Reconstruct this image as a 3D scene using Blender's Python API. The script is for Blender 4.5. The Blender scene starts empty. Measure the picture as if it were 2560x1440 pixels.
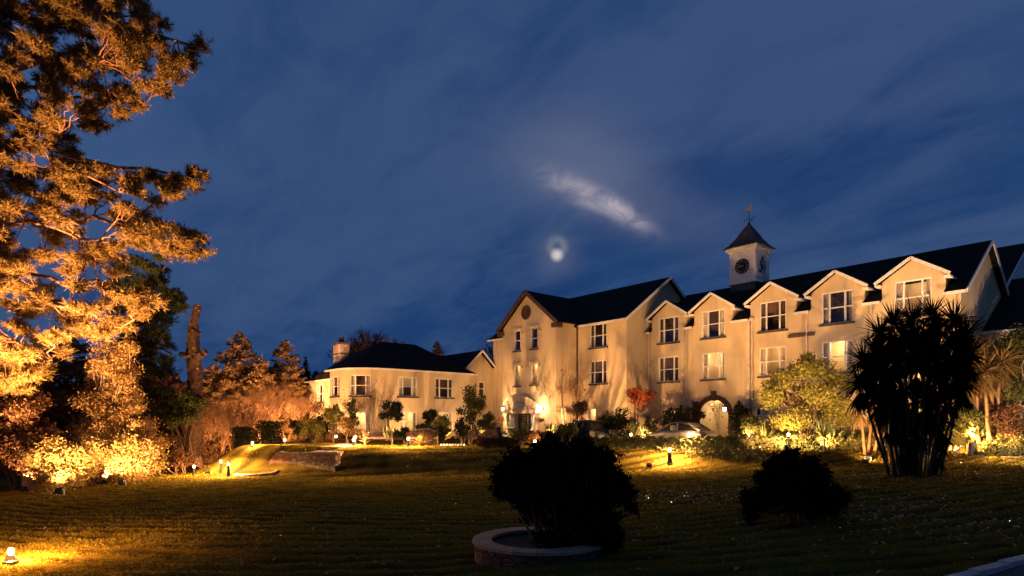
import bpy, math, random
import numpy as np
from mathutils import Vector
random.seed(7); RNG = np.random.default_rng(7)
sc = bpy.context.scene; COL = sc.collection
F = 1507.0; HC = 1.6; HY = 1050.0
# ------------------------------------------------------------------ camera
cam = bpy.data.objects.new('camera', bpy.data.cameras.new('camera')); COL.objects.link(cam)
cam.location = (0, 0, HC); cam.rotation_euler = (math.pi/2, 0, 0)
cam.data.sensor_width = 36; cam.data.lens = 36*F/2560
cam.data.shift_y = (HY-720)/2560; cam.data.clip_end = 3000
sc.camera = cam
sc.view_settings.view_transform = 'Standard'; sc.view_settings.look = 'None'
sc.view_settings.exposure = 0; sc.view_settings.gamma = 1
sc.cycles.use_denoising = True; sc.cycles.use_light_tree = True
sc.cycles.max_bounces = 5; sc.cycles.diffuse_bounces = 3; sc.cycles.transparent_max_bounces = 8
sc.cycles.sample_clamp_indirect = 4
# ------------------------------------------------------------------ world: dusk sky, thin cloud, moon behind it
w = bpy.data.worlds.new("World"); sc.world = w; w.use_nodes = True
nt = w.node_tree; N = nt.nodes; L = nt.links
bgn = N['Background']
def val(v):
    n = N.new('ShaderNodeValue'); n.outputs[0].default_value = v; return n.outputs[0]
def M(op, a, b=None, c=None):
    n = N.new('ShaderNodeMath'); n.operation = op
    for i, x in enumerate((a, b, c)):
        if x is None: continue
        if isinstance(x, (int, float)): n.inputs[i].default_value = x
        else: L.new(x, n.inputs[i])
    return n.outputs[0]
def comb(x, y, z):
    n = N.new('ShaderNodeCombineXYZ')
    for i, v in enumerate((x, y, z)):
        if isinstance(v, (int, float)): n.inputs[i].default_value = v
        else: L.new(v, n.inputs[i])
    return n.outputs[0]
def noise(vec, scale, detail=5, rough=.55, dist=0.):
    n = N.new('ShaderNodeTexNoise'); L.new(vec, n.inputs['Vector'])
    n.inputs['Scale'].default_value = scale; n.inputs['Detail'].default_value = detail
    n.inputs['Roughness'].default_value = rough; n.inputs['Distortion'].default_value = dist
    return n.outputs['Fac']
def smooth(x, a, b):
    n = N.new('ShaderNodeMapRange'); n.interpolation_type = 'SMOOTHSTEP'
    L.new(x, n.inputs[0]); n.inputs[1].default_value = a; n.inputs[2].default_value = b
    return n.outputs[0]
def mixc(f, a, b):
    n = N.new('ShaderNodeMix'); n.data_type = 'RGBA'
    if isinstance(f, (int, float)): n.inputs[0].default_value = f
    else: L.new(f, n.inputs[0])
    for i, x in ((6, a), (7, b)):
        if isinstance(x, tuple): n.inputs[i].default_value = (*x, 1)
        else: L.new(x, n.inputs[i])
    return n.outputs[2]
tc = N.new('ShaderNodeTexCoord'); sp = N.new('ShaderNodeSeparateXYZ'); L.new(tc.outputs['Generated'], sp.inputs[0])
dx, dy, dz = sp.outputs
yy = M('MAXIMUM', dy, 0.05)
u = M('DIVIDE', dx, yy); v = M('DIVIDE', dz, yy)
zz = M('ADD', M('MAXIMUM', dz, 0.0), 0.22)
cx_ = M('DIVIDE', dx, zz); cy_ = M('DIVIDE', dy, zz)
# rotate cloud plane so the streaks run away to the right
ca, sa = math.cos(math.radians(38)), math.sin(math.radians(38))
ra = M('ADD', M('MULTIPLY', cx_, ca), M('MULTIPLY', cy_, sa)); rb = M('SUBTRACT', M('MULTIPLY', cy_, ca), M('MULTIPLY', cx_, sa))
cv = comb(M('MULTIPLY', ra, 1.0), M('MULTIPLY', rb, .38), 3.1)
n1 = noise(cv, 1.0, 5, .5, .35); n2 = noise(cv, 2.7, 6, .55, .5); n3 = noise(comb(u, v, 2.0), 1.6, 2, .5)
n4 = noise(comb(M('MULTIPLY', ra, 1.6), M('MULTIPLY', rb, .9), 7.7), 4.2, 7, .62, .8)
cl = M('ADD', M('MULTIPLY', n1, .5), M('ADD', M('MULTIPLY', n2, .34), M('ADD', M('MULTIPLY', n4, .24), M('MULTIPLY', n3, .22))))
base = mixc(smooth(dz, 0.02, .5), (.012, .050, .165), (.017, .058, .172))
base = mixc(smooth(n3, .42, .62), base, (.008, .040, .150))
cloudf = M('MULTIPLY', smooth(cl, .53, .75), .70)
skyc = mixc(cloudf, base, (.054, .104, .228))
purple = M('MULTIPLY', smooth(noise(cv, .8, 3, .5, .2), .5, .75), M('MULTIPLY', cloudf, .55))
skyc = mixc(purple, skyc, (.070, .092, .21))
# paler toward the left near the pine
lf = M('MULTIPLY', smooth(u, -.35, -.8), M('MULTIPLY', smooth(v, .1, .45), .45)); skyc = mixc(lf, skyc, (.065, .13, .29))
def blob(cu, cvv, su, sv, ang):
    du = M('SUBTRACT', u, cu); dv = M('SUBTRACT', v, cvv); c, s = math.cos(ang), math.sin(ang)
    a = M('DIVIDE', M('ADD', M('MULTIPLY', du, c), M('MULTIPLY', dv, s)), su)
    b = M('DIVIDE', M('SUBTRACT', M('MULTIPLY', dv, c), M('MULTIPLY', du, s)), sv)
    r2 = M('ADD', M('MULTIPLY', a, a), M('MULTIPLY', b, b))
    return M('EXPONENT', M('MULTIPLY', r2, -1.0))
wn = noise(comb(M('MULTIPLY', u, 1.0), M('MULTIPLY', v, 1.6), 5.0), 14, 6, .6, 1.2)
wn2 = smooth(wn, .28, .72)
W1 = M('MULTIPLY', blob(.125, .372, .070, .019, math.radians(-27)), M('ADD', M('MULTIPLY', wn2, .75), .12))
W2 = M('MULTIPLY', blob(.188, .343, .045, .013, math.radians(-33)), M('ADD', M('MULTIPLY', wn2, .75), .12))
W3 = M('MULTIPLY', blob(.13, .43, .14, .07, math.radians(-25)), .13)
W4 = M('MULTIPLY', blob(.2, .36, .25, .05, math.radians(-15)), .07)
ww = M('MINIMUM', M('ADD', M('ADD', W1, W2), M('ADD', W3, W4)), 1.0)
skyc = mixc(M('MULTIPLY', ww, .85), skyc, (.50, .44, .50))
dist = M('SQRT', M('ADD', M('POWER', M('SUBTRACT', u, .0748), 2), M('POWER', M('SUBTRACT', v, .288), 2)))
ring = M('MULTIPLY', M('MULTIPLY', smooth(dist, .024, .010), smooth(dist, .001, .011)), M('ADD', M('MULTIPLY', wn2, .40), .04)); skyc = mixc(ring, skyc, (.36, .36, .38))
md = M('SQRT', M('ADD', M('POWER', M('SUBTRACT', u, .0745), 2), M('POWER', M('SUBTRACT', v, .2735), 2)))
glow = M('MULTIPLY', M('EXPONENT', M('MULTIPLY', M('POWER', M('DIVIDE', md, .035), 2), -1.)), .22); skyc = mixc(glow, skyc, (.30, .30, .36))
skyc = mixc(M('MULTIPLY', smooth(md, .0145, .001), .72), skyc, (.90, .80, .74))
L.new(skyc, bgn.inputs[0]); bgn.inputs[1].default_value = .93
# ------------------------------------------------------------------ materials
def mat(name, col, rough=.8, col2=None, nscale=3., bump=0., bscale=40., emit=None, estr=0., metal=0., island=False, transl=0., spec=.3, brick=None, stripes=False, tri=None):
    m = bpy.data.materials.new(name); m.use_nodes = True; t = m.node_tree; n = t.nodes; l = t.links
    b = n['Principled BSDF']; b.inputs['Roughness'].default_value = rough; b.inputs['Metallic'].default_value = metal
    b.inputs['Specular IOR Level'].default_value = spec; b.inputs['Base Color'].default_value = (*col, 1)
    tcn = n.new('ShaderNodeTexCoord')
    def nz(scale, det=4):
        q = n.new('ShaderNodeTexNoise'); q.inputs['Scale'].default_value = scale; q.inputs['Detail'].default_value = det
        l.new(tcn.outputs['Object'], q.inputs['Vector']); return q.outputs['Fac']
    if col2:
        mx = n.new('ShaderNodeMix'); mx.data_type = 'RGBA'; mx.inputs[6].default_value = (*col, 1); mx.inputs[7].default_value = (*col2, 1)
        mr = n.new('ShaderNodeMapRange'); mr.inputs[1].default_value = .35; mr.inputs[2].default_value = .65
        if island:
            g = n.new('ShaderNodeNewGeometry'); l.new(g.outputs['Random Per Island'], mx.inputs[0])
        else:
            l.new(nz(nscale, 6), mr.inputs[0]); l.new(mr.outputs[0], mx.inputs[0])
        l.new(mx.outputs[2], b.inputs['Base Color']); colout = mx.outputs[2]
        if brick:
            br = n.new('ShaderNodeTexVoronoi'); br.inputs['Scale'].default_value = brick
            mp = n.new('ShaderNodeMapping'); mp.inputs['Scale'].default_value = (1, 1, 2.1)
            l.new(tcn.outputs['Object'], mp.inputs[0]); l.new(mp.outputs[0], br.inputs['Vector'])
            br.feature = 'DISTANCE_TO_EDGE'
            r2 = n.new('ShaderNodeMapRange'); r2.inputs[1].default_value = .0; r2.inputs[2].default_value = .09
            l.new(br.outputs['Distance'], r2.inputs[0])
            m2 = n.new('ShaderNodeMix'); m2.data_type = 'RGBA'; m2.inputs[6].default_value = (col[0]*.25, col[1]*.25, col[2]*.25, 1)
            l.new(r2.outputs[0], m2.inputs[0]); l.new(colout, m2.inputs[7]); l.new(m2.outputs[2], b.inputs['Base Color'])
            bm_ = n.new('ShaderNodeBump'); bm_.inputs['Strength'].default_value = .9; bm_.inputs['Distance'].default_value = .05
            l.new(r2.outputs[0], bm_.inputs['Height']); l.new(bm_.outputs[0], b.inputs['Normal'])
    if bump and not brick:
        bm_ = n.new('ShaderNodeBump'); bm_.inputs['Strength'].default_value = bump; bm_.inputs['Distance'].default_value = .03
        l.new(nz(bscale, 5), bm_.inputs['Height']); l.new(bm_.outputs[0], b.inputs['Normal'])
    if emit:
        b.inputs['Emission Color'].default_value = (*emit, 1); b.inputs['Emission Strength'].default_value = estr
    if transl:
        tr = n.new('ShaderNodeBsdfTranslucent'); ms = n.new('ShaderNodeMixShader'); ms.inputs[0].default_value = transl
        if col2: l.new(colout, tr.inputs[0])
        else: tr.inputs[0].default_value = (*col, 1)
        l.new(b.outputs[0], ms.inputs[1]); l.new(tr.outputs[0], ms.inputs[2]); l.new(ms.outputs[0], n['Material Output'].inputs[0])
    return m
def wall_mat():
    m = mat('render_wall', (.66, .50, .30), .9, (.55, .41, .24), .35, .35, 22)
    t = m.node_tree; n = t.nodes; l = t.links
    b = n['Principled BSDF']; src = b.inputs['Base Color'].links[0].from_socket
    q = n.new('ShaderNodeTexNoise'); q.inputs['Scale'].default_value = 1.; q.inputs['Detail'].default_value = 6
    mp = n.new('ShaderNodeMapping'); mp.inputs['Scale'].default_value = (2.2, 2.2, .22); tcn = n.new('ShaderNodeTexCoord')
    l.new(tcn.outputs['Object'], mp.inputs[0]); l.new(mp.outputs[0], q.inputs['Vector'])
    mr = n.new('ShaderNodeMapRange'); mr.inputs[1].default_value = .48; mr.inputs[2].default_value = .72; mr.inputs[4].default_value = .4
    l.new(q.outputs['Fac'], mr.inputs[0])
    mx = n.new('ShaderNodeMix'); mx.data_type = 'RGBA'; l.new(mr.outputs[0], mx.inputs[0]); l.new(src, mx.inputs[6]); mx.inputs[7].default_value = (.36, .28, .20, 1)
    l.new(mx.outputs[2], b.inputs['Base Color']); return m
def slate_mat():
    m = mat('slate', (.010, .010, .010), .85, (.016, .014, .014), 1.5, spec=.05)
    t = m.node_tree; n = t.nodes; l = t.links
    bt = n.new('ShaderNodeTexBrick'); bt.inputs['Scale'].default_value = 2.2
    tcn = n.new('ShaderNodeTexCoord'); l.new(tcn.outputs['Object'], bt.inputs['Vector'])
    bp = n.new('ShaderNodeBump'); bp.inputs['Strength'].default_value = .4; bp.inputs['Distance'].default_value = .02
    l.new(bt.outputs['Fac'], bp.inputs['Height']); l.new(bp.outputs[0], n['Principled BSDF'].inputs['Normal']); return m
def glass_mat():
    m = bpy.data.materials.new('clear_pane'); m.use_nodes = True; t = m.node_tree; n = t.nodes; l = t.links
    n.remove(n['Principled BSDF']); tr = n.new('ShaderNodeBsdfTransparent'); gl = n.new('ShaderNodeBsdfGlossy'); gl.inputs['Roughness'].default_value = .03
    ms = n.new('ShaderNodeMixShader'); ms.inputs[0].default_value = .07
    l.new(tr.outputs[0], ms.inputs[1]); l.new(gl.outputs[0], ms.inputs[2]); l.new(ms.outputs[0], n['Material Output'].inputs[0]); return m
def grass_mat():
    m = mat('lawn_grass', (.155, .105, .015), .95, (.19, .125, .020), .8, .6, 30, spec=0.)
    t = m.node_tree; n = t.nodes; l = t.links; b = n['Principled BSDF']; src = b.inputs['Base Color'].links[0].from_socket
    ag = n.new('ShaderNodeAttribute'); ag.attribute_name = 'swath'; ms_ = n.new('ShaderNodeMix'); ms_.data_type = 'RGBA'; l.new(ag.outputs['Fac'], ms_.inputs[0]); ms_.inputs[6].default_value = (.032, .022, .005, 1); l.new(src, ms_.inputs[7]); src = ms_.outputs[2]
    q = n.new('ShaderNodeTexNoise'); q.inputs['Scale'].default_value = 9; q.inputs['Detail'].default_value = 8; q.inputs['Roughness'].default_value = .75
    tcn = n.new('ShaderNodeTexCoord'); l.new(tcn.outputs['Object'], q.inputs['Vector'])
    mr = n.new('ShaderNodeMapRange'); mr.inputs[1].default_value = .4; mr.inputs[2].default_value = .9
    l.new(q.outputs['Fac'], mr.inputs[0]); mx = n.new('ShaderNodeMix'); mx.data_type = 'RGBA'
    l.new(mr.outputs[0], mx.inputs[0]); l.new(src, mx.inputs[6]); mx.inputs[7].default_value = (.03, .026, .010, 1); l.new(mx.outputs[2], b.inputs['Base Color']); return m
MT = dict(
 wall=wall_mat(), slate=slate_mat(), glass=glass_mat(), lawn=grass_mat(),
 paint=mat('white_paint', (.78, .76, .72), .5, (.66, .63, .58), 5), fascia=mat('white_fascia', (.74, .70, .64), .6, (.6, .56, .5), 6),
 dpane=mat('dark_pane', (.012, .012, .014), .06, spec=.6), sill=mat('brown_sill', (.10, .06, .045), .8, (.06, .04, .03), 8),
 curtain=mat('curtain_cloth', (.16, .09, .055), .95, (.09, .05, .03), 9), drape=mat('cream_drape', (.6, .5, .36), .95, (.5, .4, .28), 6),
 roomw=mat('room_wall', (.62, .46, .26), .9, (.55, .40, .22), 2), roomp=mat('picture', (.75, .7, .55), .7, (.3, .2, .1), 14),
 brown=mat('dark_barge', (.055, .032, .026), .7, (.09, .05, .04), 5), lead=mat('lead_sheet', (.075, .075, .085), .55, (.05, .05, .06), 3),
 copper=mat('aged_roof', (.085, .05, .04), .65, (.03, .03, .032), 3.5, .4, 12), black=mat('black_paint', (.012, .012, .012), .35),
 gold=mat('gilt', (.65, .42, .16), .35, metal=.7), brick=mat('brick_arch', (.13, .07, .045), .9, (.08, .045, .03), 9, .5, 30),
 stone=mat('field_stone', (.15, .10, .07), .9, (.07, .05, .035), 3, brick=2.6), redstone=mat('red_stone', (.14, .065, .042), .9, (.08, .038, .026), 3, brick=4.5),
 cap=mat('coping_stone', (.33, .22, .155), .85, (.23, .155, .11), 5, .5, 30), gravel=mat('gravel', (.17, .14, .11), .95, (.09, .075, .06), 18, .8, 60),
 asphalt=mat('asphalt', (.05, .047, .045), .85, (.07, .065, .06), 6, .5, 60), soil=mat('soil', (.035, .024, .016), .95, (.055, .038, .025), 6, .8, 25),
 bark=mat('bark', (.17, .105, .065), .95, (.09, .055, .035), 4, .9, 14), darkbark=mat('dead_bark', (.085, .042, .026), .95, (.04, .021, .014), 5, .9, 10), barkred=mat('pine_bark', (.26, .13, .07), .95, (.14, .07, .04), 4, .9, 12),
 twig=mat('pale_twig', (.28, .15, .065), .9, (.15, .08, .035), 3), birch=mat('pale_bark', (.5, .38, .26), .9, (.3, .2, .13), 3, .4, 14), wood=mat('teak', (.12, .062, .035), .7, (.07, .036, .022), 6, .4, 30),
 cutw=mat('cut_wood', (.30, .20, .12), .8), door=mat('dark_door', (.05, .022, .015), .4), turq_lit=mat('turquoise_lit_bowl', (.16, .42, .34), .6, (.3, .5, .4), 4), whitestone=mat('white_stone', (.7, .66, .58), .7, (.5, .46, .4), 5),
 bulb=mat('lamp_glass', (1, .9, .7), .4, emit=(1, .62, .24), estr=22), bulbw=mat('lantern_glass', (1, .95, .85), .4, emit=(1, .86, .60), estr=24), chrome=mat('chrome', (.7, .7, .7), .15, metal=1),
 carblack=mat('car_black', (.006, .006, .007), .3, spec=.25), carglass=mat('car_glass', (.006, .006, .007), .15, spec=.2), carsilver=mat('car_silver', (.14, .13, .13), .3, metal=.5), tyre=mat('tyre', (.015, .015, .015), .85), copw=mat('render_trim', (.62, .50, .36), .85, (.5, .4, .29), 4, .3, 20),
 kerb=mat('kerb_stone', (.42, .40, .42), .85, (.28, .26, .27), 8, .6, 40), chim=mat('chimney_render', (.30, .25, .23), .9, (.2, .165, .15), 3, .4, 20), wwall=mat('white_wall', (.72, .70, .70), .85, (.62, .60, .60), 1.5),
 red=mat('red_flower', (.30, .04, .03), .8, (.12, .03, .03), island=True),
)
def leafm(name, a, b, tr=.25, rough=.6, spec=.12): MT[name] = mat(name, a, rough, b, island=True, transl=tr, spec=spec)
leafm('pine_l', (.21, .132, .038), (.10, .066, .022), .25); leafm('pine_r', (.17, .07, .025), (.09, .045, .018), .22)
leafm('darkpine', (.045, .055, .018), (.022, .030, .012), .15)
leafm('birch_l', (.42, .27, .10), (.22, .12, .045), .35); leafm('yel_l', (.24, .22, .045), (.14, .12, .028), .3)
leafm('grn_l', (.11, .12, .028), (.055, .062, .02), .25); leafm('dkgrn', (.030, .036, .014), (.014, .018, .008), .12, .45)
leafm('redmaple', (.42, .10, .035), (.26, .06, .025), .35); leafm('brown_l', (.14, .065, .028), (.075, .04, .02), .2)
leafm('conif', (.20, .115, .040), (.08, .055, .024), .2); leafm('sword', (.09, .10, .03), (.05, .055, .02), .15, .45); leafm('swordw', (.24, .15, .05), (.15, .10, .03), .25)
leafm('glow_l', (.40, .29, .09), (.24, .15, .05), .3); leafm('blade', (.17, .13, .017), (.10, .078, .012), .2, spec=0); leafm('litter', (.40, .24, .11), (.10, .045, .02), .1, .35); leafm('hedge', (.15, .14, .045), (.06, .06, .022), .2)
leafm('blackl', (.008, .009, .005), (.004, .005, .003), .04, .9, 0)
# ------------------------------------------------------------------ frames and mesh builders
O = np.array([13.46, 42.7, 0.]); U1 = np.array([.6474, -.7622, 0.]); U2 = np.array([.7624, .6473, 0.]); Z = np.array([0, 0, 1.])
def P(s, t, z=0.): return O + s*U1 + t*U2 + z*Z
def at(px, py, Y): return np.array([(px-1280)/F*Y, Y, HC+(HY-py)/F*Y])
def S1(x): return x*x*(3-2*x)
def ground(x, y):
    x = np.asarray(x, float); y = np.asarray(y, float)
    xl = np.clip(x, -26, 26); zl = -1.2 + np.where(xl > 0, .045*xl, .028*xl)
    yf = np.where(x > -8, 31.8-.18*(np.minimum(x, 12)+8), 31.8+.45*(-8-x))
    d = np.minimum(y-yf, (x+20.5)*1.0)
    top = S1(np.clip(d/3.4, 0, 1))
    z = zl*(1-top)
    z = z + .95*S1(np.clip((y-29.2)/1.3, 0, 1))*S1(np.clip((x-22.9)/1.6, 0, 1))*S1(np.clip((50-y)/6, 0, 1))
    z = z + .10*np.sin(x*.35+1)*np.sin(y*.22)*(1-top)*np.clip((y-6)/8, 0, 1)
    z = z + .15*S1(np.clip((13.2-y)/3, 0, 1))*S1(np.clip((x+1.3)/2, 0, 1))
    far = np.clip((np.hypot(x, y)-90)/200, 0, 1); return z*(1-far)
def gz(x, y): return float(ground(x, y))
def gp(px, Y, dz=0.):
    x = (px-1280)/F*Y; return np.array([x, Y, gz(x, Y)+dz])
def wsum(o):
    v = Vector((0, 0, 0))
    while o is not None: v += o.location; o = o.parent
    return v
def tag(o, label=None, cat=None, group=None, kind=None):
    if label: o['label'] = label
    if cat: o['category'] = cat
    if group: o['group'] = group
    if kind: o['kind'] = kind
    return o
def empty(name, loc, label=None, cat=None, group=None, rz=0.):
    o = bpy.data.objects.new(name, None); COL.objects.link(o); o.location = tuple(float(c) for c in loc); o.rotation_euler = (0, 0, rz)
    o.empty_display_size = .2
    return tag(o, label, cat, group)
def link_mesh(name, V, faces, m, parent=None, smoothed=False, local=False):
    V = np.asarray(V, float).reshape(-1, 3)
    me = bpy.data.meshes.new(name)
    if isinstance(faces, np.ndarray):
        nf, k = faces.shape
        me.vertices.add(len(V)); me.loops.add(nf*k); me.polygons.add(nf)
        off = wsum(parent) if (parent is not None and not local) else (0, 0, 0)
        VV = V - np.array([off[0], off[1], off[2]])
        me.vertices.foreach_set('co', VV.astype(np.float32).ravel())
        me.loops.foreach_set('vertex_index', faces.astype(np.int32).ravel())
        me.polygons.foreach_set('loop_start', np.arange(0, nf*k, k, dtype=np.int32))
        me.update(calc_edges=True)
    else:
        off = wsum(parent) if (parent is not None and not local) else (0, 0, 0)
        VV = V - np.array([off[0], off[1], off[2]])
        me.from_pydata([tuple(a) for a in VV], [], [tuple(f) for f in faces]); me.update()
    if smoothed: me.polygons.foreach_set('use_smooth', [True]*len(me.polygons))
    me.materials.append(MT[m]); o = bpy.data.objects.new(name, me); COL.objects.link(o)
    if parent is not None: o.parent = parent
    return o
class MB:
    def __init__(s, fr=None): s.v = []; s.f = []; s.fr = fr or (lambda a, b, c: np.array([a, b, c], float))
    def pt(s, a, b, c): s.v.append(s.fr(a, b, c)); return len(s.v)-1
    def box(s, a0, a1, b0, b1, c0, c1):
        i = [s.pt(a, b, c) for c in (c0, c1) for b in (b0, b1) for a in (a0, a1)]
        s.f += [(i[0], i[2], i[3], i[1]), (i[4], i[5], i[7], i[6]), (i[0], i[1], i[5], i[4]), (i[2], i[6], i[7], i[3]), (i[0], i[4], i[6], i[2]), (i[1], i[3], i[7], i[5])]
        return s
    def poly(s, pts):
        i = [s.pt(*p) for p in pts]; s.f.append(tuple(i)); return s
    def slab(s, pts, th):      # polygon (a,b,c) thickened downward
        n = len(pts); i = [s.pt(*p) for p in pts]; j = [s.pt(p[0], p[1], p[2]-th) for p in pts]
        s.f.append(tuple(i)); s.f.append(tuple(reversed(j)))
        for k in range(n): s.f.append((i[k], j[k], j[(k+1) % n], i[(k+1) % n]))
        return s
    def beam(s, p0, p1, w, h):  # square section bar between two points of this frame
        A = s.fr(*p0); B = s.fr(*p1); d = B-A; d = d/np.linalg.norm(d); up = Z if abs(d[2]) < .95 else np.array([1., 0, 0])
        q = np.cross(d, up); q /= np.linalg.norm(q); r = np.cross(q, d); i = len(s.v)
        for Q in (A, B):
            for a, b in ((-1, -1), (1, -1), (1, 1), (-1, 1)): s.v.append(Q+q*a*w/2+r*b*h/2)
        s.f += [(i, i+1, i+2, i+3), (i+7, i+6, i+5, i+4)]+[(i+k, i+4+k, i+4+(k+1) % 4, i+(k+1) % 4) for k in range(4)]; return s
    def tube(s, pts, rads, n=8, cap=True):
        pts = [s.fr(*p) for p in pts]; rings = []
        for k, p in enumerate(pts):
            d = pts[min(k+1, len(pts)-1)]-pts[max(k-1, 0)]; d = d/(np.linalg.norm(d)+1e-9)
            up = Z if abs(d[2]) < .9 else np.array([1., 0, 0]); q = np.cross(d, up); q /= np.linalg.norm(q); r = np.cross(q, d)
            rad = rads[k] if hasattr(rads, '__len__') else rads; ring = []
            for a in range(n):
                an = 2*math.pi*a/n; s.v.append(p+rad*(math.cos(an)*q+math.sin(an)*r)); ring.append(len(s.v)-1)
            rings.append(ring)
        for k in range(len(rings)-1):
            for a in range(n): s.f.append((rings[k][a], rings[k][(a+1) % n], rings[k+1][(a+1) % n], rings[k+1][a]))
        if cap: s.f += [tuple(reversed(rings[0])), tuple(rings[-1])]
        return s
    def lathe(s, c, prof, n=16):
        rings = []
        for (r, z) in prof:
            rings.append([s.pt(c[0]+r*math.cos(2*math.pi*a/n), c[1]+r*math.sin(2*math.pi*a/n), c[2]+z) for a in range(n)])
        for k in range(len(rings)-1):
            for a in range(n): s.f.append((rings[k][a], rings[k][(a+1) % n], rings[k+1][(a+1) % n], rings[k+1][a]))
        s.f += [tuple(reversed(rings[0])), tuple(rings[-1])]; return s
    def build(s, name, m, parent=None, smoothed=False, local=False, label=None):
        o = link_mesh(name, s.v, s.f, m, parent, smoothed, local)
        if label: o['label'] = label
        return o
def split_build(b, name, m, parent, local=False):   # every box or bar of the builder as an object of its own
    for k in range(len(b.v)//8): link_mesh(name, b.v[8*k:8*k+8], [tuple(i-8*k for i in f) for f in b.f[6*k:6*k+6]], m, parent, local=local)
def ST(a, b, c): return P(a, b, c)
def planefr(org, d, n):
    org = np.array(org, float); return lambda a, b, c: org + a*d + b*n + c*Z
# ------------------------------------------------------------------ ground
def axis(segs):
    out = [segs[0][0]]
    for a, b, st in segs:
        k = max(1, int(round((b-a)/st))); out += list(np.linspace(a, b, k+1)[1:])
    return np.array(out)
xs = axis([(-900, -200, 100), (-200, -60, 14), (-60, -30, 2), (-30, -14, .3), (-14, 14, .16), (14, 32, .3), (32, 60, 2), (60, 200, 14), (200, 900, 100)])
ys = axis([(-60, 0, 10), (0, 8, .5), (8, 20, .09), (20, 36, .14), (36, 60, .6), (60, 200, 10), (200, 1500, 130)])
X, Y = np.meshgrid(xs, ys); Zg = ground(X, Y)
# soft mowing swathes: real ridges in the turf that follow the sweep of the lawn
ph = (Y*1.0 - .013*X*X - .07*np.maximum(X, 0))
am = np.clip((34-Y)/6, 0, 1)*np.clip((Y-5)/3, 0, 1)
def vnoise(x, y, sc_, seed):
    r = np.random.default_rng(seed).random((256, 256)); gx = x/sc_; gy = y/sc_
    ix = np.floor(gx).astype(int); iy = np.floor(gy).astype(int); fx = S1(gx-ix); fy = S1(gy-iy)
    a = r[ix % 256, iy % 256]; b = r[(ix+1) % 256, iy % 256]; c = r[ix % 256, (iy+1) % 256]; d = r[(ix+1) % 256, (iy+1) % 256]
    return (a*(1-fx)+b*fx)*(1-fy)+(c*(1-fx)+d*fx)*fy
def swath(X, Y):
    ph = (Y*1.0 - .013*X*X - .07*np.maximum(X, 0)); return np.clip(.5+.75*np.sin(ph*9.0+2.6*vnoise(X, Y, 2.5, 3))*vnoise(X+40, Y*2, 3, 5)+.7*(vnoise(X*.7, Y, .45, 13)-.5), 0, 1)
def micro(X, Y):
    ph = (Y*1.0 - .013*X*X - .07*np.maximum(X, 0)); am = np.clip((34-Y)/6, 0, 1)*np.clip((Y-5)/3, 0, 1)
    return am*(.045*np.sin(ph*9.0+2.6*vnoise(X, Y, 2.5, 3))*vnoise(X+40, Y*2, 3, 5) + .06*(vnoise(X, Y, .9, 8)-.5) + .034*(vnoise(X*.6, Y, .3, 9)-.5))
Zm = Zg + micro(X, Y)
nx, ny = len(xs), len(ys); idx = np.arange(nx*ny).reshape(ny, nx)
fc = np.stack([idx[:-1, :-1].ravel(), idx[:-1, 1:].ravel(), idx[1:, 1:].ravel(), idx[1:, :-1].ravel()], 1)
go = link_mesh('ground', np.stack([X.ravel(), Y.ravel(), Zm.ravel()], 1), fc, 'lawn', smoothed=True); at_ = go.data.attributes.new('swath', 'FLOAT', 'POINT'); at_.data.foreach_set('value', swath(X, Y).astype(np.float32).ravel()); tag(go, 'mown lawn falling from the hotel terrace to a lower lawn', 'ground', kind='structure')
# driveway of gravel before the hotel and tarmac lane at the right
def sheet(name, pts, m, lift, label, cat, nsub=24):
    b = MB(); (p0, p1, p2, p3) = [np.array(p, float) for p in pts]
    for j in range(nsub+1):
        for i in range(nsub+1):
            a = i/nsub; c = j/nsub; q = (p0*(1-a)+p1*a)*(1-c)+(p3*(1-a)+p2*a)*c; b.pt(q[0], q[1], gz(q[0], q[1])+lift)
    for j in range(nsub):
        for i in range(nsub):
            k = j*(nsub+1)+i; b.f.append((k, k+1, k+nsub+2, k+nsub+1))
    return tag(b.build(name, m), label, cat, kind='structure')
q = [P(-20, -13)[:2], P(13, -13)[:2], P(15.05, -.05)[:2], P(-20, -5)[:2]]
sheet('driveway', [P(-12, -9.4)[:2], P(7, -9.2)[:2], P(7, -4.2)[:2], P(-12, -4.9)[:2]], 'gravel', .02, 'pale gravel drive along the hotel front', 'driveway')
sheet('lane', [(23.0, 27.3), (60, 26.6), (60, 28.2), (23.2, 28.8)], 'asphalt', .03, 'grey tarmac lane behind the bollard lamp at the far right', 'lane')
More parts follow.
